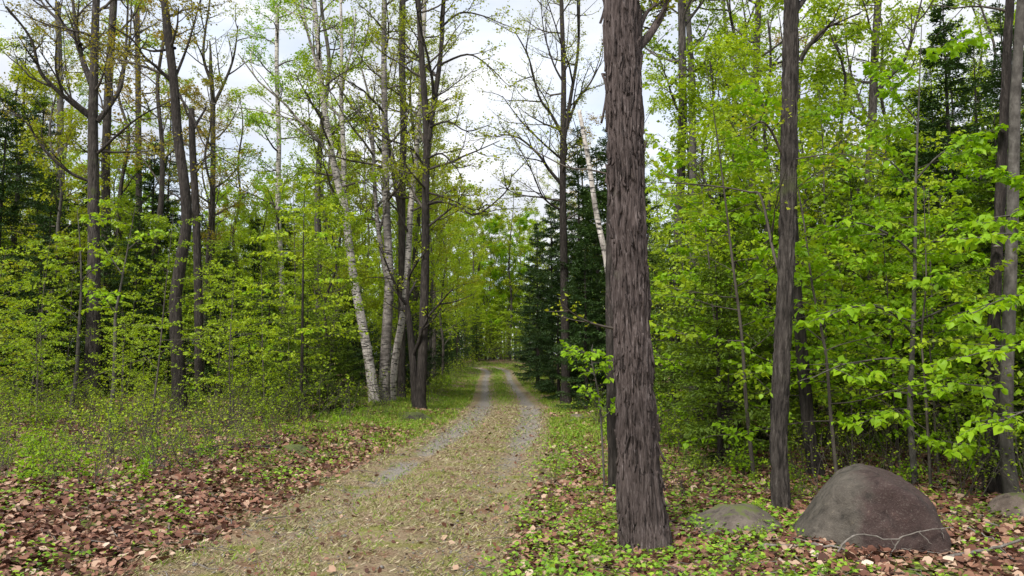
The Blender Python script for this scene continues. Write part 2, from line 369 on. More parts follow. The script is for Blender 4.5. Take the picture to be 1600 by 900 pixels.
def track_mat():
    m, N, L, out = new_mat('track_gravel_and_dead_grass')
    tc = N.new('ShaderNodeTexCoord'); O = tc.outputs['Object']
    ar = N.new('ShaderNodeAttribute'); ar.attribute_name = 'rut'; ag = N.new('ShaderNodeAttribute'); ag.attribute_name = 'grassy'
    n1 = noise(N, L, O, 55, 5, .7); n2_ = noise(N, L, O, 2.3, 5, .65); n3 = noise(N, L, O, 14, 4, .65)
    straw = ramp(N, [(.25, (.075, .055, .036)), (.5, (.22, .168, .108)), (.75, (.42, .345, .235))]); L.new(n1.outputs['Fac'], straw.inputs['Fac'])
    tint = ramp(N, [(.34, (.70, .52, .44)), (.46, (.98, .94, .92)), (.52, (.95, 1, .85)), (.62, (.72, .92, .38))]); L.new(n2_.outputs['Fac'], tint.inputs['Fac'])
    base = mixc(N, L, 1.0, straw.outputs['Color'], tint.outputs['Color'], 'MULTIPLY')
    gr = ramp(N, [(.3, (.115, .102, .09)), (.55, (.235, .212, .190)), (.78, (.40, .37, .335))]); L.new(n1.outputs['Fac'], gr.inputs['Fac'])
    ru = N.new('ShaderNodeMath'); ru.operation = 'MULTIPLY_ADD'; L.new(n3.outputs['Fac'], ru.inputs[0]); ru.inputs[1].default_value = .9; ru.inputs[2].default_value = -.45
    ra = N.new('ShaderNodeMath'); ra.operation = 'ADD'; L.new(ru.outputs[0], ra.inputs[0]); L.new(ar.outputs['Fac'], ra.inputs[1])
    rr = ramp(N, [(.38, (0, 0, 0)), (.66, (.92, .92, .92))]); L.new(ra.outputs[0], rr.inputs['Fac'])
    col = mixc(N, L, rr.outputs['Color'], base, gr.outputs['Color'])
    gg = ramp(N, [(.3, (.065, .10, .016)), (.7, (.20, .26, .035))]); L.new(n1.outputs['Fac'], gg.inputs['Fac'])
    ga = N.new('ShaderNodeMath'); ga.operation = 'ADD'; L.new(ru.outputs[0], ga.inputs[0]); L.new(ag.outputs['Fac'], ga.inputs[1])
    grr = ramp(N, [(.45, (0, 0, 0)), (.75, (.85, .85, .85))]); L.new(ga.outputs[0], grr.inputs['Fac'])
    col = mixc(N, L, grr.outputs['Color'], col, gg.outputs['Color'])
    p = N.new('ShaderNodeBsdfPrincipled'); L.new(col, p.inputs['Base Color']); p.inputs['Roughness'].default_value = .92
    p.inputs['Specular IOR Level'].default_value = .15
    b = N.new('ShaderNodeBump'); b.inputs['Strength'].default_value = .7; b.inputs['Distance'].default_value = .02
    L.new(n1.outputs['Fac'], b.inputs['Height']); L.new(b.outputs['Normal'], p.inputs['Normal']); L.new(p.outputs[0], out.inputs['Surface'])
    return m

# ------------------------------------------------------------------ ground and track
rows = [-6.0]
while rows[-1] < 700: rows.append(rows[-1] + (0.075 if rows[-1] < 9 else 0.0085 * rows[-1] if rows[-1] < 85 else 0.12 * rows[-1]))
rows = np.array(rows)
u = np.linspace(-1, 1, 321); uu = 0.22 * u + 0.78 * u ** 3
gx = uu[None] * (13 + 0.95 * (rows[:, None] + 6)) - 1.0; gy = np.repeat(rows[:, None], len(u), 1)
gz = height(gx, gy).reshape(gx.shape); gt = lateral(gx, gy).reshape(gx.shape)
V = np.stack([gx, gy, gz], 2).reshape(-1, 3)
idx = np.arange(len(V)).reshape(gx.shape)
Q = np.stack([idx[:-1, :-1], idx[:-1, 1:], idx[1:, 1:], idx[1:, :-1]], 2).reshape(-1, 4)
edge_w = 1.42 + 0.35 * (n2(gx, gy, 0.8, 21) - 0.5).reshape(gx.shape) + 0.5 * (n2(gx, gy, 3.5, 22) - 0.5).reshape(gx.shape)
on = (np.abs(gt) < edge_w).reshape(-1)
qon = on[Q].sum(1) >= 3
def sub(mask):
    q = Q[mask]; us, inv = np.unique(q, return_inverse=True); return us, inv.reshape(q.shape)
us, q = sub(~qon)
floor = obj('forest_floor', mesh_np('forest_floor', V[us], q, ground_mat(), smooth=True)); floor['kind'] = 'structure'
us, q = sub(qon)
tt, yy = gt.reshape(-1)[us], V[us, 1]
patch = n2(V[us, 0], V[us, 1], 0.55, 31)
rutv = np.exp(-((np.abs(tt) - .78) / .30) ** 2) * np.clip(0.42 + 2.2 * (patch - .5) * (1 - sstep(11, 16, yy)) + .3 * sstep(11, 16, yy), 0, .8) * (0.65 + 0.35 * sstep(6, 14, yy)) + .25 * sstep(13, 17, yy) * (1 - sstep(24, 30, yy)) * (np.abs(tt) < 1.25)
grs = sstep(19, 34, yy) * (0.85 * np.exp(-(tt / .42) ** 2) + .7 * sstep(1.05, 1.35, np.abs(tt))) + .25 * (n2(V[us, 0], V[us, 1], .9, 33) > .55)
track = obj('dirt_track', mesh_np('dirt_track', V[us], q, track_mat(), {'rut': rutv, 'grassy': grs}, smooth=True)); track['kind'] = 'structure'
# ------------------------------------------------------------------ growing branches
def path(rng, p0, d0, L, nseg, wob, trop):
    pts = [np.asarray(p0, float)]; d = unit(d0)
    for k in range(nseg):
        d = unit(d + rng.normal(0, wob, 3) + np.array([0, 0, trop])); pts.append(pts[-1] + d * L / nseg)
    return np.array(pts)

def along(pts, t):
    """points and tangents at fractions t of a polyline"""
    t = np.atleast_1d(t); n = len(pts) - 1; k = np.clip((t * n).astype(int), 0, n - 1); f = (t * n - k)[:, None]
    return pts[k] * (1 - f) + pts[k + 1] * f, unit(pts[k + 1] - pts[k])

def leafy(rng, lb, pts, n, size, droop=.25, flat=.5, spread=.03, t0=.15, cluster=1):
    """leaves set alternately along a twig"""
    t = np.sort(rng.uniform(t0, 1.0, n)); p, tg = along(pts, t)
    side = unit(np.cross(tg, Z + rng.normal(0, .05, (n, 3)))) * np.where(np.arange(n) % 2, 1, -1)[:, None]
    a = unit(tg * .55 + side * .85 + rng.normal(0, .35, (n, 3)) - Z * droop)
    nn = unit(Z * flat + rng.normal(0, .55, (n, 3)))
    lb.add(p + rng.normal(0, spread, (n, 3)), a, nn, size * rng.uniform(.45, 1.35, n), rng.uniform(.8, 1.35, n))

def branch(rng, tb, lb, p0, d0, L, r0, lvl, sp, pts=None):
    """sp: dict(n=[children per level], wob, trop, leaf=(count, size), droop, flat, planar)"""
    if pts is None: pts = path(rng, p0, d0, L, max(3, 6 - lvl), sp['wob'], sp['trop'])
    rad = np.linspace(r0, max(r0 * .28, .0022), len(pts))
    tb.tube(pts, rad, 6 if r0 > .03 else (4 if r0 > .012 else 3))
    last = lvl >= len(sp['n'])
    if last or lvl == len(sp['n']) - 1:
        n = sp['leaf'][0] if last else sp['leaf'][0] // 2
        if n: leafy(rng, lb, pts, n, sp['leaf'][1], sp['droop'], sp['flat'], sp.get('spread', .03))
    if last: return
    k = sp['n'][lvl]
    ts = (np.arange(k) + rng.uniform(.1, .9, k)) / k * .8 + .2
    P, T = along(pts, ts)
    for i in range(k):
        az = np.cross(T[i], Z if abs(T[i][2]) < .9 else np.array([1., 0, 0])); az = unit(az) * (1 if i % 2 else -1)
        up = unit(np.cross(az, T[i]))
        o = unit(az * 1.0 + up * rng.normal(0, sp['planar']))
        an = rng.uniform(.55, 1.05)
        d = T[i] * math.cos(an) + o * math.sin(an)
        l = L * rng.uniform(.38, .62) * (1.15 - .55 * ts[i])
        branch(rng, tb, lb, P[i], d, l, max(r0 * .5 * (1.1 - .5 * ts[i]), .0025), lvl + 1, sp)

SP_CANOPY = dict(n=[5, 5], wob=.13, trop=.05, leaf=(14, .075), droop=.3, flat=.4, planar=.6, spread=.07)
SP_UNDER = dict(n=[6], wob=.07, trop=.0, leaf=(11, .078), droop=.45, flat=.9, planar=.25, spread=.02)
SP_SHRUB = dict(n=[4], wob=.12, trop=.06, leaf=(8, .06), droop=.2, flat=.8, planar=.6, spread=.02)

def trunk_mesh(name, pts, rad, mat, sides=14, seed=0, rough=.06, flare=.45, step=.22, furrow=0.0):
    """a trunk along pts with uneven girth and a root flare; pts relative to the base"""
    pts = np.asarray(pts, float); rad = np.asarray(rad, float)
    L = np.concatenate([[0], np.cumsum(np.linalg.norm(np.diff(pts, axis=0), axis=1))])
    n = max(int(L[-1] / step), 6); s = np.linspace(0, 1, n) ** 1.15 * L[-1]
    # smooth the polyline a little
    c = np.stack([np.interp(s, L, pts[:, k]) for k in range(3)], 1)
    k = np.array([.25, .5, .25])
    for _ in range(3):
        c[1:-1] = .25 * c[:-2] + .5 * c[1:-1] + .25 * c[2:]
    r = np.interp(s, L, rad) * (1 + flare * np.exp(-s / (rad[0] * 2.2)))
    th = np.arange(sides) / sides * 2 * math.pi
    t = unit(np.gradient(c, axis=0)); a = unit(np.cross(t, [0., 1, 0])); b = np.cross(t, a)
    cs, sn = np.cos(th)[None, :, None], np.sin(th)[None, :, None]
    q = np.stack([np.repeat(np.cos(th)[None] * 1.6, n, 0), np.repeat(np.sin(th)[None] * 1.6, n, 0), np.repeat(s[:, None] * 1.1, sides, 1)], 2).reshape(-1, 3)
    rr = r[:, None] * (1 + rough * 2 * (fbm(q + seed * 7.3, seed, 3).reshape(n, sides) - .5))
    if furrow:
        TH, SS = np.meshgrid(th, s)
        q2 = np.stack([np.cos(TH) * 5.5, np.sin(TH) * 5.5, SS * 2.6], 2).reshape(-1, 3); q2[:, :2] += (vnoise(np.stack([np.cos(TH) * 2, np.sin(TH) * 2, SS * 3], 2).reshape(-1, 3), seed + 3)[:, None] - .5) * 1.3
        rg_ = (1 - np.abs(2 * vnoise(q2, seed + 1) - 1)) * .6 + (1 - np.abs(2 * vnoise(q2 * [2.2, 2.2, 3.2], seed + 2) - 1)) * .4
        rr = rr - furrow * np.clip(rg_.reshape(n, sides) - .45, 0, 1) + furrow * .25
    root = np.exp(-s / (rad[0] * 1.6))[:, None] * (.35 * np.cos(th * 5 + seed)[None] ** 2)
    rr = rr * (1 + flare * root)
    v = c[:, None] + rr[:, :, None] * (cs * a[:, None] + sn * b[:, None])
    i = (np.arange(n - 1)[:, None] * sides + np.arange(sides)[None]).ravel(); j = (np.arange(n - 1)[:, None] * sides + (np.arange(sides)[None] + 1) % sides).ravel()
    f = np.stack([i, j, j + sides, i + sides], 1)
    v = v.reshape(-1, 3)
    top = np.arange(sides) + (n - 1) * sides
    v = np.concatenate([v, c[-1:] + t[-1] * r[-1] * .3]); capf = np.stack([top, np.roll(top, -1), np.full(sides, len(v) - 1)], 1)
    return mesh_np(name, v, [f, capf], mat, smooth=True)

def big_tree(name, label, pix, depth, w0, w1, bark='bark', leaf='olive', top=16.0, top_r=.03, limbs=(), auto=12, auto_from=.35, auto_len=(1.6, 3.2), sp=SP_CANOPY,
             seed=0, sides=14, cat='tree', trunk_seed=None, drift=0.0, twig='twig', stop=False, group=None, rough=.06, flare=.45, furrow=0.0, wk=.85, step=.22):
    """pix: trunk centre line in photograph pixels from the ground up; w0/w1: its widths in pixels at the first and last of these;
    limbs: explicit polylines in pixels [(points, start width px, depth drift)]"""
    rng = np.random.default_rng(seed + 1000)
    m_px = depth / FPX; w0, w1 = w0 * wk, w1 * wk
    b0 = PX(pix[0][0], HZ, depth); base = np.array([b0[0], depth, H(b0[0], depth)])
    P = [base + [0, 0, -.12]] + [PX(x, y, depth + drift * i) for i, (x, y) in enumerate(pix[1:], 1)]
    P = np.array(P)
    rad = np.linspace(w0, w1, len(P)) * m_px / 2
    if not stop:   # go on above the picture's frame
        d = unit(P[-1] - P[-2]); last = P[-1]
        zs = np.linspace(last[2], top, 5)[1:]
        ex = [last + d * ((z - last[2]) / max(d[2], .5)) * np.array([.6, .6, 1]) + rng.normal(0, .06, 3) * [1, 1, 0] for z in zs]
        P = np.concatenate([P, ex]); rad = np.concatenate([rad, np.linspace(rad[-1], top_r, 5)[1:]])
    t = thing(name, label, cat, base, group=group)
    R = P - base
    obj('trunk', trunk_mesh('trunk', R, rad, M[bark], sides, seed, rough, flare, step, furrow), t)
    lb = Leaves()
    for pl, wpx, dr in limbs:
        q = np.array([PX(x, y, depth + dr * i / max(len(pl) - 1, 1)) for i, (x, y) in enumerate(pl)]) - base
        q = _dense3(q)
        tb = Tubes(); Ls = np.linalg.norm(np.diff(q, axis=0), axis=1).sum()
        branch(rng, tb, lb, None, None, Ls, wpx * m_px / 2, 0, sp, pts=q)
        obj('limb', tb.mesh('limb', M[twig if wpx * m_px < .05 else bark]), t)
    Lc = np.concatenate([[0], np.cumsum(np.linalg.norm(np.diff(R, axis=0), axis=1))])
    for i in range(auto):
        f = auto_from + (1 - auto_from) * (i + rng.uniform(0, .8)) / max(auto, 1); s = f * Lc[-1]
        p = np.array([np.interp(s, Lc, R[:, k]) for k in range(3)]); r = np.interp(s, Lc, rad)
        az = i * 2.4 + rng.uniform(-.4, .4) + seed; el = rng.uniform(.15, .75)
        d = np.array([math.cos(az) * math.cos(el), math.sin(az) * math.cos(el), math.sin(el)])
        tb = Tubes()
        branch(rng, tb, lb, p, d, rng.uniform(*auto_len) * (1.1 - .45 * f), min(max(r * .42, .012), .045), 0, sp)
        obj('limb', tb.mesh('limb', M[twig]), t)
    if lb.count():
        c = obj('crown', lb.mesh('crown', M[leaf]), t); c['kind'] = 'stuff'
    return t

def _dense3(p, n=4):
    p = np.array(p, float); out = []
    for i in range(len(p) - 1):
        a, b, c, d = p[max(i - 1, 0)], p[i], p[i + 1], p[min(i + 2, len(p) - 1)]
        t = np.linspace(0, 1, n, endpoint=False)[:, None]
        out.append(0.5 * ((2 * b) + (-a + c) * t + (2 * a - 5 * b + 4 * c - d) * t ** 2 + (-a + 3 * b - 3 * c + d) * t ** 3))
    return np.concatenate(out + [p[-1:]])

# ------------------------------------------------------------------ prototypes: each is a list of (part name, mesh, kind)
def proto_hardwood(seed, hgt, leaf, bark, nl=16, f0=.35, size=.085, lens=(1.6, 3.0), leafn=16):
    rng = np.random.default_rng(seed); r0 = hgt * .0085
    pts = np.array([[0, 0, -.15]] + [[rng.normal(0, .07) * k ** .7, rng.normal(0, .07) * k ** .7, hgt * k / 8] for k in range(1, 9)])
    rad = np.linspace(r0, .02, 9)
    trunk = trunk_mesh('trunk', pts, rad, M[bark], 9, seed, .07, .4, .4)
    sp = dict(SP_CANOPY, leaf=(leafn, size)); tb, lb = Tubes(), Leaves()
    for i in range(nl):
        f = f0 + (1 - f0) * (i + rng.uniform(0, .8)) / nl; z = f * hgt
        p = np.array([np.interp(z, pts[:, 2], pts[:, k]) for k in range(3)]); az = i * 2.4 + rng.uniform(-.5, .5); el = rng.uniform(.2, .9)
        d = np.array([math.cos(az) * math.cos(el), math.sin(az) * math.cos(el), math.sin(el)])
        branch(rng, tb, lb, p, d, rng.uniform(*lens) * (1.15 - .6 * f), min(max(np.interp(z, pts[:, 2], rad) * .4, .012), .035), 0, sp)
    return [('trunk', trunk, None), ('branchwork', tb.mesh('branchwork', M['twig']), 'stuff'), ('crown', lb.mesh('crown', M[leaf]), 'stuff')]

def conifer_parts(rng, hgt, wid, z0=.12, gap=.24, per=7, droop=.25, mat='fir', size=.085, dens=1.0, bark='bark_dark', dead=.1):
    r0 = hgt * .011 + .01
    pts = np.array([[0, 0, -.1]] + [[rng.normal(0, .02), rng.normal(0, .02), hgt * k / 8] for k in range(1, 9)])
    trunk = trunk_mesh('trunk', pts, np.linspace(r0, .008, 9), M[bark], 8, 3, .06, .3, .4)
    tb, lb = Tubes(), Leaves(); z = z0 * hgt
    while z < hgt * .985:
        f = (z / hgt - z0) / (1 - z0)
        Lb = wid * (1 - f) ** .8 * min(1, .55 + 2.2 * f) + .08
        for k in range(per):
            if rng.random() < .12: continue
            az = rng.uniform(0, 6.283); l = Lb * rng.uniform(.45, 1.25)
            el = .35 * f + .05 - droop * (1 - f) * .6
            d = np.array([math.cos(az) * math.cos(el), math.sin(az) * math.cos(el), math.sin(el)])
            q = path(rng, [0, 0, z + rng.uniform(-.1, .1)], d, l, 4, .05, -.03 if droop > .2 else .02)
            q[-1, 2] += .06 * l
            tb.tube(q, np.linspace(.006 + .008 * l, .003, 5), 3)
            n = max(3, int(l / .075 * dens)); ts = np.linspace(.16, 1, n); p, tg = along(q, ts)
            sd = unit(np.cross(tg, Z))
            for s in (-1, 1):
                bl = (l * .42) * (1.1 - ts) ** .8 + .06
                m = 5
                for j in range(m):
                    fr = (j + .5) / m
                    dirb = unit(tg * .75 + sd * s * .8 - Z * .16 + rng.normal(0, .10, (n, 3)))
                    pp = p + dirb * (bl * fr)[:, None] + rng.normal(0, .012, (n, 3)) - Z * (.10 * bl * fr ** 2)[:, None]
                    keep = (bl > .10) | (j < 3)
                    aa = unit(dirb + rng.normal(0, .45, (n, 3)))
                    lb.add(pp[keep], aa[keep], unit(Z + rng.normal(0, .35, (n, 3)))[keep], (size * rng.uniform(.75, 1.3, n))[keep], .62)
            lb.add(p, unit(tg + rng.normal(0, .2, (n, 3))), Z, size * 1.2, .6)
        z += gap * rng.uniform(.7, 1.25) * (1 - .35 * f)
    k = 10; lb.add(np.array([[0, 0, hgt - .02 * i] for i in range(k)]), unit(rng.normal(0, .6, (k, 3)) + Z), rng.normal(0, 1, (k, 3)), size, .5)
    return [('trunk', trunk, None), ('branchwork', tb.mesh('branchwork', M[bark]), 'stuff'), ('crown', lb.mesh('crown', M[mat]), 'stuff')]

def sapling_raw(rng, hgt, nb, blen, z0, sp, lean=.1, r0=None, elev=(-.05, .45), stem=None):
    r0 = r0 or hgt * .0048 + .004
    if stem is None:
        ln = rng.normal(0, lean, 2)
        stem = np.array([[ln[0] * hgt * (k / 6) ** 1.4 + rng.normal(0, .02), ln[1] * hgt * (k / 6) ** 1.4 + rng.normal(0, .02), hgt * k / 6] for k in range(7)])
        stem[0] = [0, 0, -.08]
    st, tb, lb = Tubes(), Tubes(), Leaves()
    st.tube(_dense3(stem, 3), np.linspace(r0, .004, 19 if len(stem) == 7 else (len(stem) - 1) * 3 + 1), 6)
    for i in range(nb):
        f = z0 + (1 - z0) * (i + rng.uniform(0, .9)) / nb; p, tg = along(stem, f)
        az = i * 2.4 + rng.uniform(-.6, .6); el = rng.uniform(*elev)
        d = np.array([math.cos(az) * math.cos(el), math.sin(az) * math.cos(el), math.sin(el)])
        branch(rng, tb, lb, p[0], d, blen * rng.uniform(.55, 1.1) * (1.15 - .65 * f), max(r0 * .38 * (1.2 - f), .003), 0, sp)
    return st, tb, lb
def proto_sapling(seed, hgt, nb, blen, z0, leaf, sp=SP_UNDER, lean=.06, bark='twig', elev=(-.05, .45), tmpl=LEAF2):
    rng = np.random.default_rng(seed)
    st, tb, lb = sapling_raw(rng, hgt, nb, blen, z0, sp, lean, elev=elev)
    return [('stem', st.mesh('stem', M[bark]), None), ('branchwork', tb.mesh('branchwork', M['twig']), 'stuff'), ('foliage', lb.mesh('foliage', M[leaf], tmpl), 'stuff')]
def proto_shrub(seed, hgt, leaf, size=.055, ns=7, leafn=8):
    rng = np.random.default_rng(seed); st, lb = Tubes(), Leaves(); sp = dict(SP_SHRUB, leaf=(leafn, size))
    for i in range(ns):
        az = rng.uniform(0, 6.283); el = rng.uniform(.7, 1.45); p = np.array([rng.normal(0, .12 * hgt), rng.normal(0, .12 * hgt), -.04])
        d = np.array([math.cos(az) * math.cos(el), math.sin(az) * math.cos(el), math.sin(el)])
        branch(rng, st, lb, p, d, hgt * rng.uniform(.6, 1.15), .003 + .004 * hgt, 0, sp)
    return [('stem', st.mesh('stem', M['twig']), None), ('foliage', lb.mesh('foliage', M[leaf]), 'stuff')]

def place(proto, name, label, cat, x, y, rz, sc, group, sz=1.0):
    t = thing(name, label, cat, (x, y, H(x, y)), rz, sc, group)
    t.scale = (sc, sc, sc * sz)
    for n, me, k in proto:
        o = obj(n, me, t)
        if k: o['kind'] = k
    return t
# ------------------------------------------------------------------ the old tree beside the track
def old_tree():
    rng = np.random.default_rng(7); d = 6.45
    b0 = PX(1006, HZ, d); base = np.array([b0[0], d, H(b0[0], d)])
    cl = [(1006, 858), (1003, 800), (998, 720), (992, 620), (987, 500), (982, 380), (978, 250), (974, 120), (970, 0)]
    ww = [80, 73, 67, 63, 60, 59, 60, 62, 64]
    P = np.array([base + [0, 0, -.10]] + [PX(x, y, d) for x, y in cl[1:]]) - base
    rad = np.array(ww) * d / FPX / 2
    up = np.array([P[-1] + (P[-1] - P[-2]) * k for k in (1.2, 3, 5, 7)]); P = np.concatenate([P, up]); rad = np.concatenate([rad, [.165, .15, .12, .07]])
    t = thing('old_tree', 'thick old tree with shaggy flaking bark standing between the track and the boulder', 'tree', base)
    L = np.concatenate([[0], np.cumsum(np.linalg.norm(np.diff(P, axis=0), axis=1))])
    n, sides = 480, 132; s = np.linspace(0, L[-1], n)
    c = np.stack([np.interp(s, L, P[:, k]) for k in range(3)], 1)
    for _ in range(50): c[1:-1] = .25 * c[:-2] + .5 * c[1:-1] + .25 * c[2:]
    r = np.interp(s, L, rad)
    for _ in range(30): r[1:-1] = .25 * r[:-2] + .5 * r[1:-1] + .25 * r[2:]
    th = np.arange(sides) / sides * 2 * math.pi
    tg = unit(np.gradient(c, axis=0)); a = unit(np.cross(tg, [0., 1, 0])); b = np.cross(tg, a)
    TH, SS = np.meshgrid(th, s)
    q = np.stack([np.cos(TH) * 9, np.sin(TH) * 9, SS * 1.8], 2).reshape(-1, 3)
    wob = np.stack([np.cos(TH) * 2, np.sin(TH) * 2, SS * 2.2], 2).reshape(-1, 3)
    q[:, :2] += (vnoise(wob, 3)[:, None] - .5) * 1.6
    n1 = vnoise(q, 1); n2_ = vnoise(q * [2.1, 2.1, 2.6], 2); n3 = vnoise(q * [4.5, 4.5, 5], 4)
    ridge = (1 - np.abs(2 * n1 - 1)) * .55 + (1 - np.abs(2 * n2_ - 1)) * .45
    disp = (-.034 * np.clip(ridge - .45, 0, 1) / .55 + .006 * (n3 - .5)).reshape(n, sides)
    big = (.025 * (fbm(wob * .8, 9, 2) - .5)).reshape(n, sides)
    root = np.exp(-SS / .16) * (.035 + .05 * np.cos(TH * 4 + 1.0) * (.6 + .4 * np.sin(TH * 1.0 + 2)))
    R = r[:, None] + disp + big + root
    v = c[:, None] + R[:, :, None] * (np.cos(th)[None, :, None] * a[:, None] + np.sin(th)[None, :, None] * b[:, None])
    i = (np.arange(n - 1)[:, None] * sides + np.arange(sides)[None]).ravel(); j = (np.arange(n - 1)[:, None] * sides + (np.arange(sides)[None] + 1) % sides).ravel()
    f = np.stack([i, j, j + sides, i + sides], 1)
    obj('trunk', mesh_np('trunk', v.reshape(-1, 3), f, M['bark_old'], smooth=True), t)
    # flakes of bark: thin curved plates, loose at one end
    def plate(sd):
        g = np.random.default_rng(sd); k = 6; y = np.linspace(0, 1, k)
        w = .5 * np.array([.6, .9, 1, 1, .9, .62]) * g.uniform(.8, 1.2, k); off = g.normal(0, .12, k)
        lift = .02 + .13 * y ** 2 * g.uniform(.3, 1.6)
        vs = []
        for h, sg in ((0, 1), (-.10, 1)):
            for m_ in range(k): vs += [[-w[m_] + off[m_], y[m_], lift[m_] + h - .04], [off[m_], y[m_], lift[m_] + h + .05], [w[m_] + off[m_], y[m_], lift[m_] + h - .04]]
        vs = np.array(vs); fs = []
        for m_ in range(k - 1):
            A = m_ * 3; B = A + 3; o = 3 * k
            fs += [[A, A + 1, B + 1, B], [A + 1, A + 2, B + 2, B + 1], [A + o, B + o, B + 1 + o, A + 1 + o], [A + 1 + o, B + 1 + o, B + 2 + o, A + 2 + o],
                   [A, B, B + o, A + o], [A + 2, A + 2 + o, B + 2 + o, B + 2]]
        e = 3 * (k - 1); o = 3 * k
        fs += [[e, e + 1, e + 1 + o, e + o], [e + 1, e + 2, e + 2 + o, e + 1 + o], [0, o, o + 1, 1], [1, o + 1, o + 2, 2]]
        return vs, np.array(fs)
    PL = [plate(k) for k in range(7)]; PM = [mesh_np('bark_plate', vs, fs, M['bark_old']) for vs, fs in PL]
    vis, rest_v, rest_f, off = 0, [], [], 0
    from mathutils import Matrix
    for m_ in range(1150):
        front = m_ < 620
        ang = (-math.pi / 2 + rng.normal(0, .85)) if front else rng.uniform(0, 6.283)
        # a points along +X-ish, b along -Y or +Y: find the facing angle by the actual frame
        sv = rng.uniform(.12, 5.0); k = int(np.clip(sv / L[-1] * n, 1, n - 2)); fwd = np.array([0, -1., 0])
        th0 = math.atan2(b[k] @ fwd, a[k] @ fwd); ang = th0 + (rng.normal(0, .75) if front else rng.uniform(.9, 5.4))
        rd = math.cos(ang) * a[k] + math.sin(ang) * b[k]; kk = int((ang % (2 * math.pi)) / (2 * math.pi) * sides) % sides
        pos = c[k] + rd * (R[k, kk] - .003)
        axis = unit(tg[k] * (1 if rng.random() < .35 else -1) + rng.normal(0, .10, 3)); side = unit(np.cross(axis, rd)); nn = np.cross(side, axis)
        ln, wd, dp = rng.uniform(.06, .15) * rng.choice([.8, 1, 1.6]), rng.uniform(.009, .022), rng.uniform(.05, .12)
        w_ = int(rng.integers(7))
        if front and vis < 300:
            o = obj('bark_plate', PM[w_], t); vis += 1
            o.matrix_basis = Matrix([[side[0] * wd, axis[0] * ln, nn[0] * dp, pos[0]], [side[1] * wd, axis[1] * ln, nn[1] * dp, pos[1]], [side[2] * wd, axis[2] * ln, nn[2] * dp, pos[2]], [0, 0, 0, 1]])
        else:
            vs, fs = PL[w_]
            rest_v.append(pos + vs[:, :1] * wd * side + vs[:, 1:2] * ln * axis + vs[:, 2:] * dp * nn); rest_f.append(fs + off); off += len(vs)
    o = obj('flaking_bark', mesh_np('flaking_bark', np.concatenate(rest_v), np.concatenate(rest_f), M['bark_old']), t); o['kind'] = 'stuff'
    lb = Leaves(); sp = dict(SP_CANOPY, leaf=(9, .05), spread=.03)
    def limb(pl, w, dr, sp_, mat):
        q = _dense3(np.array([PX(x, y, d + dr * i / (len(pl) - 1)) for i, (x, y) in enumerate(pl)]) - base); tb = Tubes()
        branch(rng, tb, lb, None, None, np.linalg.norm(np.diff(q, axis=0), axis=1).sum(), w * d / FPX / 2, 0, sp_, pts=q)
        obj('limb', tb.mesh('limb', M[mat]), t)
    limb([(992, 78), (1012, 58), (1032, 28), (1047, -10), (1055, -60)], 17, .2, sp, 'bark_old')
    limb([(1000, 40), (1010, 20), (1024, 5), (1036, -30)], 10, .3, sp, 'bark_old')
    spn = dict(n=[5], wob=.12, trop=.04, leaf=(7, .035), droop=.1, flat=.6, planar=.5, spread=.02)
    limb([(962, 514), (935, 508), (912, 500), (893, 488), (878, 474)], 4.5, -.3, spn, 'twig')
    spb = dict(n=[3, 2], wob=.1, trop=.02, leaf=(3, .04), droop=.1, flat=.6, planar=.5, spread=.02)
    limb([(956, 274), (925, 266), (890, 262), (855, 246), (812, 222), (790, 205)], 4, .5, spb, 'twig')
    c_ = obj('crown', lb.mesh('crown', M['olive']), t); c_['kind'] = 'stuff'
old_tree()

# ------------------------------------------------------------------ the other trees one can single out
BARE = dict(SP_CANOPY, leaf=(11, .07), n=[5, 4]); FULL = dict(SP_CANOPY, leaf=(15, .08), n=[6, 4])
SNAG = dict(n=[3], wob=.15, trop=.02, leaf=(0, .05), droop=.2, flat=.5, planar=.6)
# among the left woods
big_tree('forked_tree', 'tall grey tree forking into two stems with long arching limbs above the shrubs', [(146, 640), (146, 500), (147, 400), (146, 300), (145, 190), (147, 110), (150, 0)], 22, 26, 13, 'bark', 'bronze', 15, .05,
         [([(143, 130), (128, 90), (118, 40), (112, -20)], 11, .5), ([(140, 182), (112, 160), (88, 140), (62, 110), (48, 60), (10, 10)], 9, -1.5), ([(126, 70), (100, 40), (72, 12), (50, -20)], 8, 1),
          ([(152, 190), (175, 160), (190, 130), (197, 70), (200, 0)], 9, .6), ([(146, 285), (110, 270), (70, 235), (40, 190), (5, 165)], 6, -1.2), ([(152, 240), (190, 205), (222, 180), (262, 160)], 5, -1.5)], 9, .5, sp=BARE, seed=1)
big_tree('straight_tree', 'straight grey tree close behind the forked tree', [(166, 640), (166, 400), (165, 250), (170, 120), (178, 0)], 27, 17, 13, 'bark', 'bronze', 17, .05, [], 12, .45, sp=BARE, seed=2)
big_tree('crooked_tree', 'dark tree with a crooked S-shaped trunk beside the broken snag', [(283, 650), (280, 590), (276, 530), (273, 470), (282, 410), (293, 350), (289, 290), (278, 220), (272, 130), (262, 50), (257, 0)], 19, 25, 14, 'bark_dark', 'bronze', 14, .05,
         [([(268, 128), (245, 105), (225, 88), (205, 60), (170, 40)], 6, -1), ([(270, 130), (290, 80), (305, 30), (318, -20)], 5, .6), ([(274, 75), (240, 80), (215, 75), (180, 90)], 5, 1), ([(280, 150), (300, 180), (322, 230), (370, 260)], 4, -1)], 8, .62, sp=BARE, seed=3)
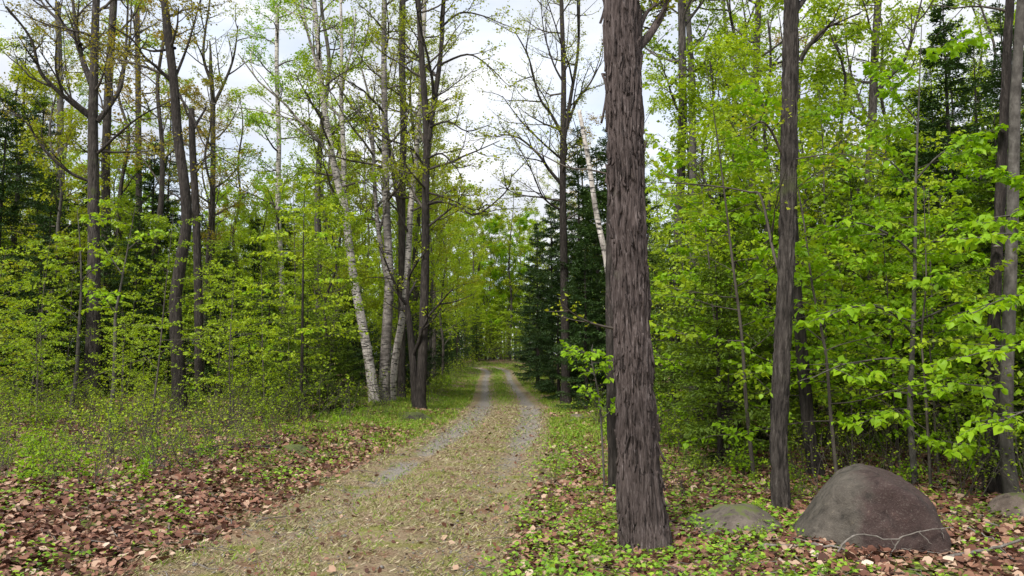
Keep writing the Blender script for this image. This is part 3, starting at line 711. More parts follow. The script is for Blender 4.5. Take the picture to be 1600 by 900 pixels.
big_tree('broken_snag', 'dead dark trunk with its top snapped off beside the crooked tree', [(314, 650), (311, 520), (309, 420), (306, 320), (301, 240), (299, 170)], 20.5, 17, 11, 'bark_dark', 'olive', 0, .03,
         [([(303, 200), (312, 185), (324, 165)], 6, .2), ([(299, 190), (290, 172), (283, 150), (276, 140)], 4, 0), ([(306, 260), (330, 240), (352, 232)], 3, -.5)], 3, .5, (.8, 1.4), SNAG, seed=4, stop=True)
big_tree('slender_tree', 'slender grey tree with a leafy spreading top behind the broken snag', [(331, 620), (331, 380), (333, 260), (333, 160), (330, 120)], 31, 11, 8, 'bark', 'olive', 15, .03,
         [([(333, 165), (350, 130), (365, 90), (372, 40)], 6, .3), ([(331, 130), (318, 90), (322, 40), (330, -10)], 6, .3)], 12, .4, sp=dict(BARE, leaf=(14, .08)), seed=5)
big_tree('pale_pole_tree', 'thin pale-barked tree far back among spruces', [(97, 600), (96, 300), (94, 150), (90, 0)], 38, 14, 10, 'bark_smooth', 'bronze', 18, .04, [], 12, .4, sp=BARE, seed=6)
big_tree('twin_pole_tree', 'slim straight tree midway between forked tree and crooked tree', [(217, 600), (217, 300), (216, 150), (214, 0)], 34, 12, 9, 'bark', 'bronze', 18, .04, [], 10, .4, sp=BARE, seed=7)
big_tree('slim_birch', 'slim birch with a light green crown behind the bank, clear of the birch clump', [(440, 620), (441, 450), (434, 330), (436, 220), (432, 100), (434, 0)], 30, 11, 7, 'birch', 'fresh', 15, .03, [], 18, .35, sp=dict(FULL, leaf=(18, .08)), seed=30)
# birch clump on the bank
big_tree('white_birch', 'leaning white birch with dark scars, first of the birch clump on the bank', [(588, 640), (576, 560), (565, 500), (553, 440), (541, 345), (532, 305), (520, 250), (504, 150), (497, 70), (491, 0)], 24, 25, 11, 'birch', 'lime', 15, .04,
         [([(543, 350), (537, 300), (537, 240), (533, 150), (534, 60), (531, -30)], 12, .7), ([(503, 130), (492, 90), (478, 40), (470, -20)], 7, -.6), ([(522, 260), (500, 220), (470, 190), (430, 170)], 4, -1)], 15, .35, sp=dict(BARE, leaf=(15, .075)), seed=8, twig='twig', wk=.64)
big_tree('scarred_birch', 'upright birch with grey peeling bark in the middle of the clump', [(600, 635), (602, 560), (607, 470), (609, 430), (604, 340), (602, 250), (600, 120), (600, 0)], 24.6, 25, 11, 'birch_old', 'olive', 15, .04,
         [([(608, 450), (598, 400), (588, 330), (583, 230), (578, 160), (560, 90)], 10, .5), ([(583, 235), (570, 190), (545, 160), (515, 110)], 5, -.5)], 15, .38, sp=BARE, seed=9, wk=.72)
big_tree('pale_birch', 'slim pale birch squeezed between scarred birch and dark twin trunks', [(612, 640), (617, 560), (632, 480), (637, 420), (641, 330), (650, 250), (657, 150), (664, 0)], 25.4, 17, 10, 'birch', 'olive', 15, .04, [], 13, .38, sp=BARE, seed=10, wk=.7)
big_tree('tall_dark_tree', 'tall straight dark tree rising behind the birch clump', [(628, 630), (628, 450), (628, 300), (631, 200), (628, 100), (629, 0)], 27, 15, 13, 'bark', 'olive', 17, .05,
         [([(625, 330), (612, 260), (604, 190), (603, 130)], 8, .5)], 12, .4, sp=BARE, seed=11, wk=.8)
big_tree('twin_trunk_tree', 'dark tree with two joined trunks at the edge of the bank beside the track', [(657, 648), (660, 560), (663, 470), (665, 400), (665, 300), (667, 220), (662, 130), (656, 50), (654, 0)], 23.2, 22, 11, 'bark_dark', 'olive', 15, .04,
         [([(650, 640), (645, 560), (638, 490), (636, 470), (640, 420)], 15, .4), ([(668, 220), (678, 160), (688, 90), (694, 0), (700, -60)], 12, .4), ([(664, 320), (690, 315), (720, 325), (745, 335), (790, 300), (800, 270)], 5, -1.5),
          ([(665, 300), (700, 310), (740, 328), (762, 318)], 4, -.5), ([(664, 260), (640, 230), (600, 215), (560, 180)], 4, -1), ([(690, 100), (730, 85), (760, 100), (790, 130)], 4, -1), ([(668, 200), (700, 190), (730, 205), (765, 195)], 4, -1), ([(692, 40), (720, 20), (755, 25), (790, 40)], 4, -.6), ([(664, 250), (690, 240), (715, 262), (740, 255)], 4, -1)], 15, .36, sp=dict(BARE, leaf=(15, .075)), seed=12, wk=.72)
big_tree('spreading_tree', 'slim tree with wide V-shaped limbs standing among the firs right of the track', [(884, 632), (883, 520), (881, 400), (879, 300), (880, 200), (881, 120), (877, 0)], 27, 17, 8, 'bark_dark', 'olive', 15, .03,
         [([(882, 215), (892, 150), (903, 80), (905, 0), (905, -50)], 8, .3), ([(884, 205), (900, 160), (922, 130), (938, 100)], 6, .5), ([(878, 210), (862, 180), (842, 150), (826, 90), (805, 50)], 6, -.3), ([(879, 290), (858, 265), (840, 240), (810, 215), (780, 210)], 6, -.5),
          ([(880, 330), (850, 310), (832, 270), (800, 210)], 4, -.8), ([(881, 130), (865, 100), (850, 50), (845, 0)], 4, -.4), ([(879, 250), (850, 225), (815, 190), (785, 150)], 4, -1.2)], 12, .42, sp=dict(BARE, leaf=(11, .06), n=[6, 5]), seed=13)
big_tree('leaning_dead_birch', 'thin dead birch with broken top leaning behind the old tree', [(975, 560), (950, 415), (940, 370), (932, 340), (920, 250), (910, 200), (905, 172)], 17, 13, 7, 'birch', 'olive', 0, .03, [], 0, seed=14, stop=True)
big_tree('hidden_tree', 'dark trunk almost touching the old tree on its track side', [(958, 765), (956, 650), (954, 540), (953, 430), (955, 300), (957, 150), (958, 0)], 9.4, 20, 12, 'bark_dark', 'olive', 11, .04, [], 5, .7, sp=BARE, seed=15, sides=40, furrow=.018, step=.06)
big_tree('clean_tree', 'straight grey-brown tree right behind the old tree with a bare lower trunk', [(1052, 600), (1055, 480), (1058, 400), (1063, 300), (1067, 170), (1066, 90), (1065, 0)], 18, 19, 14, 'bark', 'green', 14, .05,
         [([(1068, 42), (1085, 20), (1100, 0), (1115, -30)], 6, .4)], 9, .5, sp=dict(FULL, leaf=(14, .075)), seed=16)
big_tree('knotty_tree', 'knotty tree with twisted side limbs between the clean tree and the furrowed tree', [(1176, 620), (1176, 430), (1176, 330), (1175, 240), (1180, 150), (1183, 60), (1185, 0)], 20, 17, 11, 'bark', 'lime', 15, .04,
         [([(1180, 160), (1160, 100), (1148, 55), (1136, 0), (1128, -40)], 8, .5), ([(1172, 185), (1150, 160), (1125, 110), (1115, 95)], 6, -.3), ([(1170, 195), (1150, 185), (1128, 170)], 5, -.6), ([(1178, 120), (1200, 105), (1240, 95), (1290, 120)], 5, -1)], 10, .45, sp=dict(FULL, leaf=(15, .075)), seed=17)
big_tree('furrowed_tree', 'rough furrowed tree standing just left of the big boulder', [(1212, 806), (1216, 690), (1222, 560), (1227, 450), (1231, 330), (1233, 220), (1234, 120), (1237, 0)], 7.9, 33, 31, 'bark', 'olive', 9, .06,
         [([(1250, 95), (1265, 70), (1290, 45), (1310, 35), (1345, 20)], 9, -.4), ([(1222, 240), (1205, 205), (1190, 190), (1170, 200)], 6, -.3), ([(1240, 20), (1262, -10), (1275, -50)], 12, .2),
          ([(1238, 300), (1262, 280), (1290, 262), (1330, 225)], 3, -.4), ([(1228, 445), (1210, 400), (1190, 310), (1170, 300), (1110, 290), (1030, 285)], 6, .6), ([(1238, 250), (1265, 245), (1310, 240), (1355, 250)], 3, -.6)], 5, .55, (1, 1.8), dict(BARE, n=[4, 3], leaf=(6, .05)), seed=18, wk=.74, sides=72, rough=.10, furrow=.05, step=.035)
big_tree('shadowed_tree', 'dark trunk standing behind the big boulder and the furrowed tree', [(1272, 775), (1264, 680), (1254, 560), (1244, 450), (1238, 330), (1238, 150), (1240, 0)], 10, 26, 12, 'bark_dark', 'green', 11, .05, [], 6, .6, sp=dict(FULL, leaf=(6, .06)), seed=19, sides=40, furrow=.02, step=.06)
big_tree('woodland_tree', 'straight brown tree rising out of the bright saplings beyond the boulder', [(1352, 620), (1354, 400), (1357, 300), (1362, 210), (1366, 100), (1372, 0)], 19, 19, 13, 'bark', 'lime', 15, .04,
         [([(1364, 150), (1390, 120), (1415, 90), (1430, 40), (1440, 0)], 9, .5), ([(1362, 190), (1340, 150), (1325, 90), (1318, 20)], 5, .5)], 12, .42, sp=dict(FULL, leaf=(16, .075)), seed=20)
big_tree('black_trunk_tree', 'blackish trunk carrying a small white bracket fungus near the smooth grey tree', [(1545, 790), (1550, 680), (1552, 560), (1555, 450), (1562, 330), (1568, 200), (1574, 80), (1578, 0)], 8.6, 30, 16, 'bark_dark', 'green', 10, .05,
         [([(1552, 690), (1535, 720), (1540, 770), (1552, 800)], 7, -.25)], 6, .5, (.8, 1.5), dict(SNAG, n=[3, 2]), seed=21, wk=.68, sides=56, furrow=.03, step=.05)
big_tree('smooth_grey_tree', 'smooth grey trunk at the edge of the woods above the small stone', [(1570, 797), (1571, 690), (1574, 560), (1579, 430), (1583, 300), (1586, 160), (1592, 60), (1596, 0)], 8.3, 29, 19, 'bark_smooth', 'green', 10, .06, [], 5, .6, sp=dict(FULL, leaf=(6, .06)), seed=22, wk=.7, sides=40, furrow=.008, step=.06)
for o in list(C.objects):
    if o.get('label', '').startswith('blackish trunk'):
        p = PX(1556, 384, 8.6 - .10) - np.array(o.location); tb = Tubes()
        f = mesh_np('bracket_fungus', *(lambda th: (np.concatenate([[p + [0, 0, .012]], np.array([p + [math.cos(k) * .045, math.sin(k) * .05 - .02, -.012 + .03 * math.sin(k * 1.0) * 0] for k in th]), [p + [0, 0, -.03]]]),
            np.array([[0, 1 + i, 1 + (i + 1) % len(th)] for i in range(len(th))] + [[len(th) + 1, 1 + (i + 1) % len(th), 1 + i] for i in range(len(th))])))(np.linspace(0, 2 * math.pi, 12, endpoint=False)), M['deadwood'])
        obj('bracket_fungus', f, o)

# ------------------------------------------------------------------ bright saplings near the boulder, with their leaves one by one
from mathutils import Matrix
LEAF_ONE = [mesh_np('leaf', LEAF8[0] * [w, 1, k], LEAF8[1], M['fresh'], {'rnd': np.full(8, r)}) for w, k, r in ((1, 1, .2), (1.15, .6, .5), (.9, 1.5, .8), (1.05, 2.0, .35), (1.2, .2, .95))]
def hero_sapling(name, label, pix, depth, w, twigs, seed, size=.085, own=300, leafn=15, auto=0, aut_len=1.3, mat='fresh', group=None, aut_f=(.2, 1), bark='bark_smooth'):
    rng = np.random.default_rng(seed); b0 = PX(pix[0][0], HZ, depth); base = np.array([b0[0], depth, H(b0[0], depth)])
    P = np.array([base + [0, 0, -.06]] + [PX(x, y, depth) for x, y in pix[1:]]) - base; st, lb = Tubes(), Leaves()
    q = _dense3(P); st.tube(q, np.linspace(w * depth / FPX / 2, .004, len(q)), 8)
    t = thing(name, label, 'sapling', base, group=group); obj('stem', st.mesh('stem', M[bark]), t)
    sp = dict(n=[6], wob=.06, trop=-.015, leaf=(leafn, size), droop=.55, flat=1.0, planar=.22, spread=.012)
    for pl, wp, dr in twigs:
        q = _dense3(np.array([PX(x, y, depth + dr * i / (len(pl) - 1)) for i, (x, y) in enumerate(pl)]) - base); tb = Tubes()
        branch(rng, tb, lb, None, None, np.linalg.norm(np.diff(q, axis=0), axis=1).sum() * .8, wp * depth / FPX / 2, 0, sp, pts=q)
        obj('branch', tb.mesh('branch', M['bark_smooth']), t)
    for i in range(auto):
        f = aut_f[0] + (aut_f[1] - aut_f[0]) * (i + rng.uniform(0, .8)) / auto; p, tg = along(P, f); az = i * 2.4 + rng.uniform(-.5, .5) + seed; el = rng.uniform(-.05, .45); tb = Tubes()
        branch(rng, tb, lb, p[0], np.array([math.cos(az) * math.cos(el), math.sin(az) * math.cos(el), math.sin(el)]), aut_len * rng.uniform(.6, 1.1) * (1.2 - .6 * f), .006, 0, sp)
        obj('branch', tb.mesh('branch', M['bark_smooth']), t)
    p, side, a, n, sc, w_ = lb.arrays()
    order = np.argsort(np.linalg.norm(p + base - np.array([0, 0, CAM_H]), axis=1)); mine = order[:own]; rest = order[own:]
    for i in mine:
        o = obj('leaf', LEAF_ONE[int(i) % 5], t); s_ = sc[i]
        o.matrix_basis = Matrix([[side[i][k] * s_ * w_[i], a[i][k] * s_, n[i][k] * s_, p[i][k]] for k in range(3)] + [[0, 0, 0, 1]])
    if len(rest):
        o = obj('foliage', lb.mesh('foliage', M[mat], LEAF8, keep=rest), t); o['kind'] = 'stuff'
    return t
hero_sapling('beech_sapling', 'tall bright green sapling with layered drooping leaves right behind the boulder', [(1421, 755), (1422, 650), (1425, 560), (1428, 470), (1430, 380), (1431, 280), (1436, 150), (1440, 40)], 9.2, 11,
    [([(1424, 520), (1395, 490), (1360, 478), (1320, 482), (1285, 500)], 5, -1.0), ([(1426, 505), (1460, 490), (1505, 470), (1560, 462), (1600, 455)], 5, -.8), ([(1424, 565), (1390, 560), (1345, 565), (1310, 572), (1270, 590)], 4, -1.3),
     ([(1430, 400), (1395, 370), (1350, 350), (1310, 350)], 5, -.6), ([(1430, 400), (1470, 370), (1530, 345), (1590, 335)], 5, -1.0), ([(1422, 620), (1455, 610), (1495, 600), (1540, 605)], 4, -1.3), ([(1422, 640), (1400, 640), (1370, 650), (1340, 665)], 3, -1.0),
     ([(1431, 300), (1400, 260), (1360, 235), (1330, 225)], 4, -.3), ([(1432, 280), (1470, 240), (1520, 215), (1560, 200)], 4, -.6), ([(1434, 190), (1400, 150), (1370, 120)], 4, .3), ([(1422, 670), (1450, 690), (1480, 690), (1510, 700)], 3, -1.3)], 41, .088, auto=10)
hero_sapling('edge_sapling', 'leafy sapling reaching over the small stone beside the smooth grey tree', [(1660, 800), (1655, 700), (1650, 560), (1640, 420), (1630, 300)], 7.2, 9,
    [([(1650, 560), (1610, 545), (1560, 545), (1500, 560)], 5, -.5), ([(1645, 480), (1600, 462), (1560, 470), (1520, 490)], 4, -.4), ([(1640, 400), (1600, 372), (1565, 365), (1530, 372)], 4, -.3), ([(1655, 640), (1610, 640), (1570, 655), (1530, 665)], 4, -.5),
     ([(1632, 310), (1595, 285), (1560, 270)], 4, .2)], 42, .085, own=260, auto=5, aut_len=1.0)
hero_sapling('thin_sapling', 'thin sapling with sparse bright leaves beside the dark hidden trunk', [(943, 690), (938, 640), (930, 590), (924, 560), (926, 538)], 9.0, 3.5,
    [([(938, 640), (925, 622), (910, 608)], 2.2, -.2), ([(928, 590), (940, 572), (955, 562)], 2.2, -.3), ([(940, 655), (955, 640), (962, 625)], 2, 0)], 43, .06, own=200, leafn=7, auto=6, aut_len=.6, aut_f=(.35, 1))
hero_sapling('pale_sapling', 'young pale-stemmed sapling forking near its top in front of the forked tree', [(176, 680), (178, 600), (180, 520), (181, 490), (192, 430), (203, 370), (212, 320)], 16, 8,
    [([(180, 492), (168, 470), (155, 455), (140, 440)], 3.5, -.3), ([(192, 430), (175, 405), (160, 380)], 3, .3), ([(200, 390), (225, 370), (250, 360)], 3, -.4)], 44, .085, own=150, leafn=10, auto=8, aut_len=1.2, mat='lime', aut_f=(.4, 1))
hero_sapling('straight_sapling', 'young straight pale-stemmed sapling left of the forking pale sapling', [(113, 672), (119, 590), (123, 520), (127, 450), (125, 380), (120, 320)], 17, 8,
    [([(124, 500), (100, 480), (75, 470)], 3, -.4), ([(127, 440), (150, 415), (175, 405)], 3, -.4)], 45, .085, own=150, leafn=10, auto=9, aut_len=1.3, mat='lime', aut_f=(.35, 1))
hero_sapling('bank_sapling', 'dark straight young tree standing alone on the bank in front of the birch clump', [(471, 655), (472, 560), (473, 470), (474, 380), (476, 290)], 17.5, 6.5, [], 46, .075, own=200, leafn=16, auto=26, aut_len=1.7, mat='lime', aut_f=(.22, 1), bark='bark_dark')
# ------------------------------------------------------------------ the rest of the woods
PR = {}
PR['hard'] = [proto_hardwood(101, 17, 'olive', 'bark', 15, .38), proto_hardwood(102, 15, 'lime', 'bark', 16, .30, .09), proto_hardwood(103, 18, 'green', 'bark_smooth', 16, .42),
              proto_hardwood(104, 14, 'lime', 'bark_dark', 18, .22, .09), proto_hardwood(105, 16, 'bronze', 'bark', 14, .4, leafn=12)]
PR['far'] = [proto_hardwood(121, 16, 'lime', 'bark', 20, .2, .15, (1.8, 3.2), 16), proto_hardwood(122, 14, 'fresh', 'bark_smooth', 20, .18, .15, (1.8, 3.0), 16), proto_hardwood(123, 17, 'olive', 'bark', 18, .3, .14, (1.8, 3.2), 13)]
PR['mid'] = [proto_hardwood(111, 8.5, 'lime', 'bark', 20, .2, .08, (1.3, 2.3), 15), proto_hardwood(112, 10, 'olive', 'bark_smooth', 20, .22, .08, (1.4, 2.4), 15), proto_hardwood(113, 7.5, 'green', 'bark_dark', 20, .18, .08, (1.3, 2.2), 15)]
rg = np.random.default_rng(5)
PR['fir'] = [conifer_parts(np.random.default_rng(201), 10.5, 2.05, .05, gap=.36, per=6, dens=1.2, size=.10), conifer_parts(np.random.default_rng(202), 8.5, 1.95, .04, gap=.34, per=6, droop=.35, dens=1.2, size=.10), conifer_parts(np.random.default_rng(203), 13, 1.7, .22, gap=.34, per=5, droop=.4)]
PR['firling'] = [conifer_parts(np.random.default_rng(211), 2.6, .95, .05, .16, 6, .1, size=.07), conifer_parts(np.random.default_rng(212), 3.8, 1.15, .06, .19, 6, .15, size=.075)]
PR['hem'] = [conifer_parts(np.random.default_rng(221), 5.5, 1.75, .04, .24, 5, .35, 'hemlock', .075), conifer_parts(np.random.default_rng(222), 3.2, 1.35, .04, .17, 5, .3, 'hemlock', .07)]
PR['sap'] = [proto_sapling(301, 5.2, 22, 1.7, .22, 'lime'), proto_sapling(302, 4.2, 20, 1.6, .18, 'lime'), proto_sapling(303, 6.2, 22, 1.8, .3, 'green'), proto_sapling(304, 3.2, 18, 1.3, .15, 'green'), proto_sapling(305, 5.0, 22, 1.6, .15, 'fresh', dict(SP_UNDER, leaf=(16, .095))), proto_sapling(306, 4.4, 18, 1.5, .2, 'olive')]
PR['shrub'] = [proto_shrub(405, 1.15, 'lime', .045, 9, 4), proto_shrub(401, .9, 'lime', .055, 9), proto_shrub(402, .7, 'green', .05, 9), proto_shrub(403, 1.3, 'green', .06, 10), proto_shrub(404, .55, 'fresh', .06, 7, 7)]

ZONES = [(-9e9, 250, 'around the forked tree'), (250, 420, 'around the crooked tree'), (420, 560, 'left of the birch clump'), (560, 720, 'behind the birch clump'),
         (720, 870, 'beyond the track bend'), (870, 1010, 'behind the old tree'), (1010, 1200, 'above the mossy rock'), (1200, 1480, 'behind the big boulder'), (1480, 9e9, 'beside the smooth grey tree')]
def zone(x, y):
    px = 800 + x / max(y, .1) * FPX
    return next(z for a, b, z in ZONES if a <= px < b)
LOOK = {'young_hardwood': ['lime-green young hardwood', 'olive-green young hardwood', 'mid-green young hardwood'],
        'hardwood_tree': ['slim olive-leaved hardwood', 'bushy lime-green hardwood', 'smooth-barked green hardwood', 'dark-barked lime hardwood', 'bronze-budded hardwood'], 'distant_hardwood': ['lime-crowned hardwood', 'fresh-green hardwood', 'olive-crowned hardwood'],
        'fir_tree': ['dense dark fir', 'broad dark fir', 'tall bare-trunked fir'], 'young_fir': ['small bushy fir', 'young spreading fir'],
        'hemlock_tree': ['feathery hemlock', 'low feathery hemlock'],
        'leafy_sapling': ['tall lime-green sapling', 'lime-green sapling', 'tall mid-green sapling', 'short mid-green sapling', 'fresh green sapling', 'olive-leaved sapling'],
        'low_shrub': ['twiggy thin-leaved shrub', 'lime-green low shrub', 'mid-green low shrub', 'tall green shrub', 'small fresh-green shrub']}
CAT = {'distant_hardwood': 'tree', 'young_hardwood': 'tree', 'hardwood_tree': 'tree', 'fir_tree': 'tree', 'young_fir': 'tree', 'hemlock_tree': 'tree', 'leafy_sapling': 'sapling', 'low_shrub': 'shrub'}
def band(y): return 'close by' if y < 14 else 'farther in' if y < 26 else 'deep in' if y < 45 else 'far off'
PLACED = []
def put(kind, name, w, x, y, sc, sz=1.0):
    lb = f"{LOOK[name][w]} {band(y)} {zone(x, y)}"
    PLACED.append((x, y, name))
    return place(PR[kind][w], name, lb, CAT[name], x, y, rg.uniform(0, 6.283), sc, f"{LOOK[name][w]}s {band(y)} {zone(x, y)}", sz)
def free(x, y, r, names):
    return all((x - a) ** 2 + (y - b) ** 2 > r * r for a, b, n in PLACED if n in names)
def in_view(x, y, m=90):
    return y > 1 and -m < 800 + x / y * FPX < 1600 + m
def scatter(kind, name, n, ylo, yhi, tlo, thi, sep, weights, sc, side, ok=lambda x, y: True, tries=60, power=1.0):
    done = 0
    for _ in range(n * tries):
        if done >= n: break
        y = ylo + (yhi - ylo) * rg.random() ** power; half = (y * 800 / FPX) * 1.1 + 1
        x = rg.uniform(-half, half)
        t = float(lateral([x], [y])[0])
        if side * t < tlo or side * t > thi or not in_view(x, y) or not free(x, y, sep, (name,)) or not ok(x, y): continue
        put(kind, name, int(rg.choice(len(weights), p=np.array(weights) / sum(weights))), x, y, rg.uniform(*sc), rg.uniform(.9, 1.12)); done += 1
    return done
px_of = lambda x, y: 800 + x / y * FPX
# firs: the dark group right of the track, and those behind the left woods
for px, d, w, sc in ((905, 31, 0, 1.06), (862, 34, 1, 1.02), (935, 27, 1, 1.08), (840, 41, 0, .85), (885, 38, 2, .85), (960, 24, 0, .9), (1000, 21, 1, .8), (915, 23, 1, .62), (856, 47, 1, .8), (828, 50, 1, .7), (918, 33, 1, 1.05), (872, 29, 1, .6)):
    put('fir', 'fir_tree', w, (px - 800) / FPX * d, d, sc)
for px, d, w, sc in ((15, 28, 2, 1.05), (50, 33, 2, 1.1), (230, 30, 0, .95), (255, 36, 2, .95), (195, 38, 0, 1.0), (125, 31, 1, 1.0), (-10, 22, 0, .85), (70, 26, 1, .9), (480, 26, 1, .55), (545, 30, 1, .6), (395, 30, 1, .8), (440, 34, 0, .75),
                     (310, 34, 1, .9), (160, 23, 1, .62), (350, 25, 1, .6), (60, 21, 1, .6), (210, 25, 1, .7), (420, 25.5, 1, .5), (640, 34, 1, .5), (690, 52, 1, .6), (715, 60, 1, .55), (745, 74, 0, .55), (675, 47, 1, .5), (770, 82, 1, .6), (1130, 22, 0, .7), (1080, 26, 2, .8), (1500, 13, 0, .75), (1545, 15, 2, .62), (1610, 11, 0, .62), (1430, 17, 1, .8), (1320, 18, 1, .8), (1240, 20, 0, .75), (1475, 19, 2, .7), (1590, 18, 2, .8)):
    put('fir', 'fir_tree', w, (px - 800) / FPX * d, d, sc)
for px, d, w, sc in ((1150, 12.5, 0, .75), (1200, 13.5, 0, .85), (1340, 13.5, 0, .9), (1090, 14, 1, 1.0), (1120, 10.8, 1, .9), (1400, 13, 1, 1.0), (1570, 10.5, 0, .9), (1050, 16, 0, .8), (1380, 16, 0, 1.0), (1600, 9.6, 1, .7),
                     (480, 19.5, 0, .55), (440, 20, 1, .8), (520, 21, 1, .7), (390, 22, 0, .6), (545, 21.5, 1, .6)):
    put('hem', 'hemlock_tree', w, (px - 800) / FPX * d, d, sc)
for px, d, w, sc in ((700, 56, 0, 1.2), (722, 71.5, 1, 1.2), (738, 77, 0, 1.2), (770, 79, 0, 1.3), (828, 66, 0, 1.3), (838, 60, 1, .9), (845, 52, 0, 1.1), (694, 48, 1, .9), (707, 63, 1, 1.0)):
    put('firling', 'young_fir', w, (px - 800) / FPX * d, d, sc)
scatter('firling', 'young_fir', 16, 24, 60, 3.5, 14, 1.5, [1, 1], (.7, 1.2), -1)
scatter('firling', 'young_fir', 8, 24, 55, 3.0, 10, 1.5, [1, 1], (.7, 1.1), 1)
# tall hardwoods
scatter('hard', 'hardwood_tree', 28, 26, 60, 4.5, 60, 2.6, [2, 2, 1.5, 2, 2], (.8, 1.1), -1)
scatter('far', 'distant_hardwood', 18, 60, 75, 6, 90, 3.0, [2, 2, 2], (.85, 1.1), -1)
scatter('hard', 'hardwood_tree', 30, 17, 60, 5.0, 60, 2.8, [1, 3, 2, 3, .6], (.75, 1.05), 1, ok=lambda x, y: px_of(x, y) > 985)
scatter('far', 'distant_hardwood', 36, 74, 100, 5, 60, 2.6, [3, 2, 2], (.7, 1.05), 1)
scatter('far', 'distant_hardwood', 14, 50, 66, 5, 14, 2.6, [3, 2, 2], (.7, .95), -1)
scatter('fir', 'fir_tree', 14, 76, 92, 4, 40, 3, [1, 2, .5], (.45, .7), 1)
for px, d, w, sc in ((692, 41, 0, 1.1), (714, 55, 0, 1.25), (670, 36, 1, 1.15), (655, 31, 0, .9), (690, 52, 2, 1.3), (632, 29, 0, .9)):
    put('mid', 'young_hardwood', w, (px - 800) / FPX * d, d, sc)
for px, d, w, sc in ((716, 66, 0, .95), (738, 77, 2, 1.0), (752, 82, 0, .95), (766, 79, 1, 1.05), (783, 83, 0, .92), (797, 79, 2, 1.08), (812, 84, 1, 1.15), (840, 76, 0, .85), (774, 88, 0, 1.0), (805, 90, 0, 1.0), (835, 88, 2, 1.0), (695, 62, 2, .95), (728, 86, 0, 1.05)):
    put('far', 'distant_hardwood', w, (px - 800) / FPX * d, d, sc)
scatter('mid', 'young_hardwood', 30, 20, 46, 4.2, 60, 2.3, [3, 1.2, 1.5], (.7, 1.1), -1, ok=lambda x, y: y > 25 or px_of(x, y) > 350 and px_of(x, y) < 540)
scatter('mid', 'young_hardwood', 20, 46, 68, 4.2, 60, 2.2, [3, 2, 1.5], (.9, 1.3), -1)
scatter('mid', 'young_hardwood', 36, 13, 40, 4.6, 60, 1.9, [3, 1.2, 2], (.7, 1.1), 1, ok=lambda x, y: px_of(x, y) > 1000)
scatter('mid', 'young_hardwood', 40, 74, 98, 3.6, 40, 1.8, [3, 2, 1.5], (.8, 1.3), 1)
for px, d, w, sc in ((665, 36, 0, .95), (678, 45, 0, 1.0), (692, 55, 1, 1.0), (862, 60, 0, .85), (882, 46, 0, .8), (846, 72, 1, .95), (648, 31, 0, .9), (905, 40, 4, .9)):
    put('hard', 'hardwood_tree', w, (px - 800) / FPX * d, d, sc)
# saplings
clear = lambda x, y: y > 23 or not any(a < px_of(x, y) < b for a, b in ((105, 190), (245, 340), (545, 690)))
scatter('sap', 'leafy_sapling', 26, 13.0, 22, 4.8, 40, 1.0, [2, 2, 1, 2, .5, .6], (.4, .85), -1, ok=lambda x, y: px_of(x, y) < 520 and clear(x, y))
scatter('sap', 'leafy_sapling', 46, 21, 36, 3.6, 40, 1.3, [2, 2, 1.5, 1.5, .5, 1], (.65, 1.1), -1, ok=clear)
scatter('sap', 'leafy_sapling', 50, 36, 72, 3.6, 40, 1.6, [2, 2, 1.5, 1, .5, 1], (.8, 1.4), -1)
scatter('sap', 'leafy_sapling', 42, 8.8, 16, 3.9, 30, .8, [1.5, 1.5, 1, 1, 4, .2], (.55, 1.0), 1, ok=lambda x, y: px_of(x, y) > 1030)
scatter('sap', 'leafy_sapling', 50, 17, 40, 4.4, 40, 1.4, [2, 1.5, 2, 1, 2, .5], (.8, 1.3), 1, ok=lambda x, y: px_of(x, y) > 1000)
scatter('sap', 'leafy_sapling', 66, 73, 90, 3.5, 40, 1.8, [2, 2, 1.5, 1, .5, 1], (1.0, 1.6), 1)
for px, d, w, sc in ((730, 75, 0, 1.0), (745, 76, 1, 1.2), (757, 77, 0, 1.1), (768, 76, 1, 1.0), (781, 77, 0, 1.25), (793, 76, 1, 1.1), (806, 75, 0, 1.1), (818, 74, 1, 1.2), (830, 72, 0, 1.0), (760, 81, 0, 1.6), (788, 82, 1, 1.7), (812, 81, 0, 1.5)):
    put('sap', 'leafy_sapling', w, (px - 800) / FPX * d, d, sc)
# low shrubs
scatter('shrub', 'low_shrub', 26, 6.2, 12, 1.5, 5.0, .5, [1, 1, 2, 0, 4], (.18, .38), 1, ok=lambda x, y: not (970 < px_of(x, y) < 1050 and y < 6.6) and not (1200 < px_of(x, y) < 1560))
for px, d, w, sc in ((672, 26, 3, .9), (690, 33, 1, 1.0), (705, 42, 3, 1.1), (716, 50, 1, 1.3), (700, 37, 4, 1.4), (724, 60, 3, 1.3), (680, 29, 2, 1.0), (735, 66, 1, 1.6), (708, 46, 2, 1.3), (694, 35, 1, .9), (722, 72.5, 3, 1.8), (740, 74, 3, 1.9), (752, 74, 2, 2.6), (764, 74.5, 3, 1.8), (776, 74, 2, 2.4), (788, 74, 3, 1.9), (800, 73.5, 2, 2.5), (812, 72, 3, 1.8), (824, 70, 2, 2.2), (835, 66, 3, 1.5)):
    put('shrub', 'low_shrub', w, (px - 800) / FPX * d, d, sc)
scatter('shrub', 'low_shrub', 34, 10.5, 20, 2.3, 6, .35, [2, 2, 2, .3, 3], (.3, .6), -1)
scatter('shrub', 'low_shrub', 44, 8.2, 13, 3.0, 25, .33, [5, 1.5, 1, .2, 1.5], (.4, .85), -1)
scatter('shrub', 'low_shrub', 78, 10.5, 19, 3.4, 25, .42, [3, 2, 2, 1.2, 1.5], (.45, 1.05), -1)
scatter('shrub', 'low_shrub', 44, 18, 34, 2.5, 20, .6, [1, 2, 2, 2, 1], (.7, 1.3), -1)
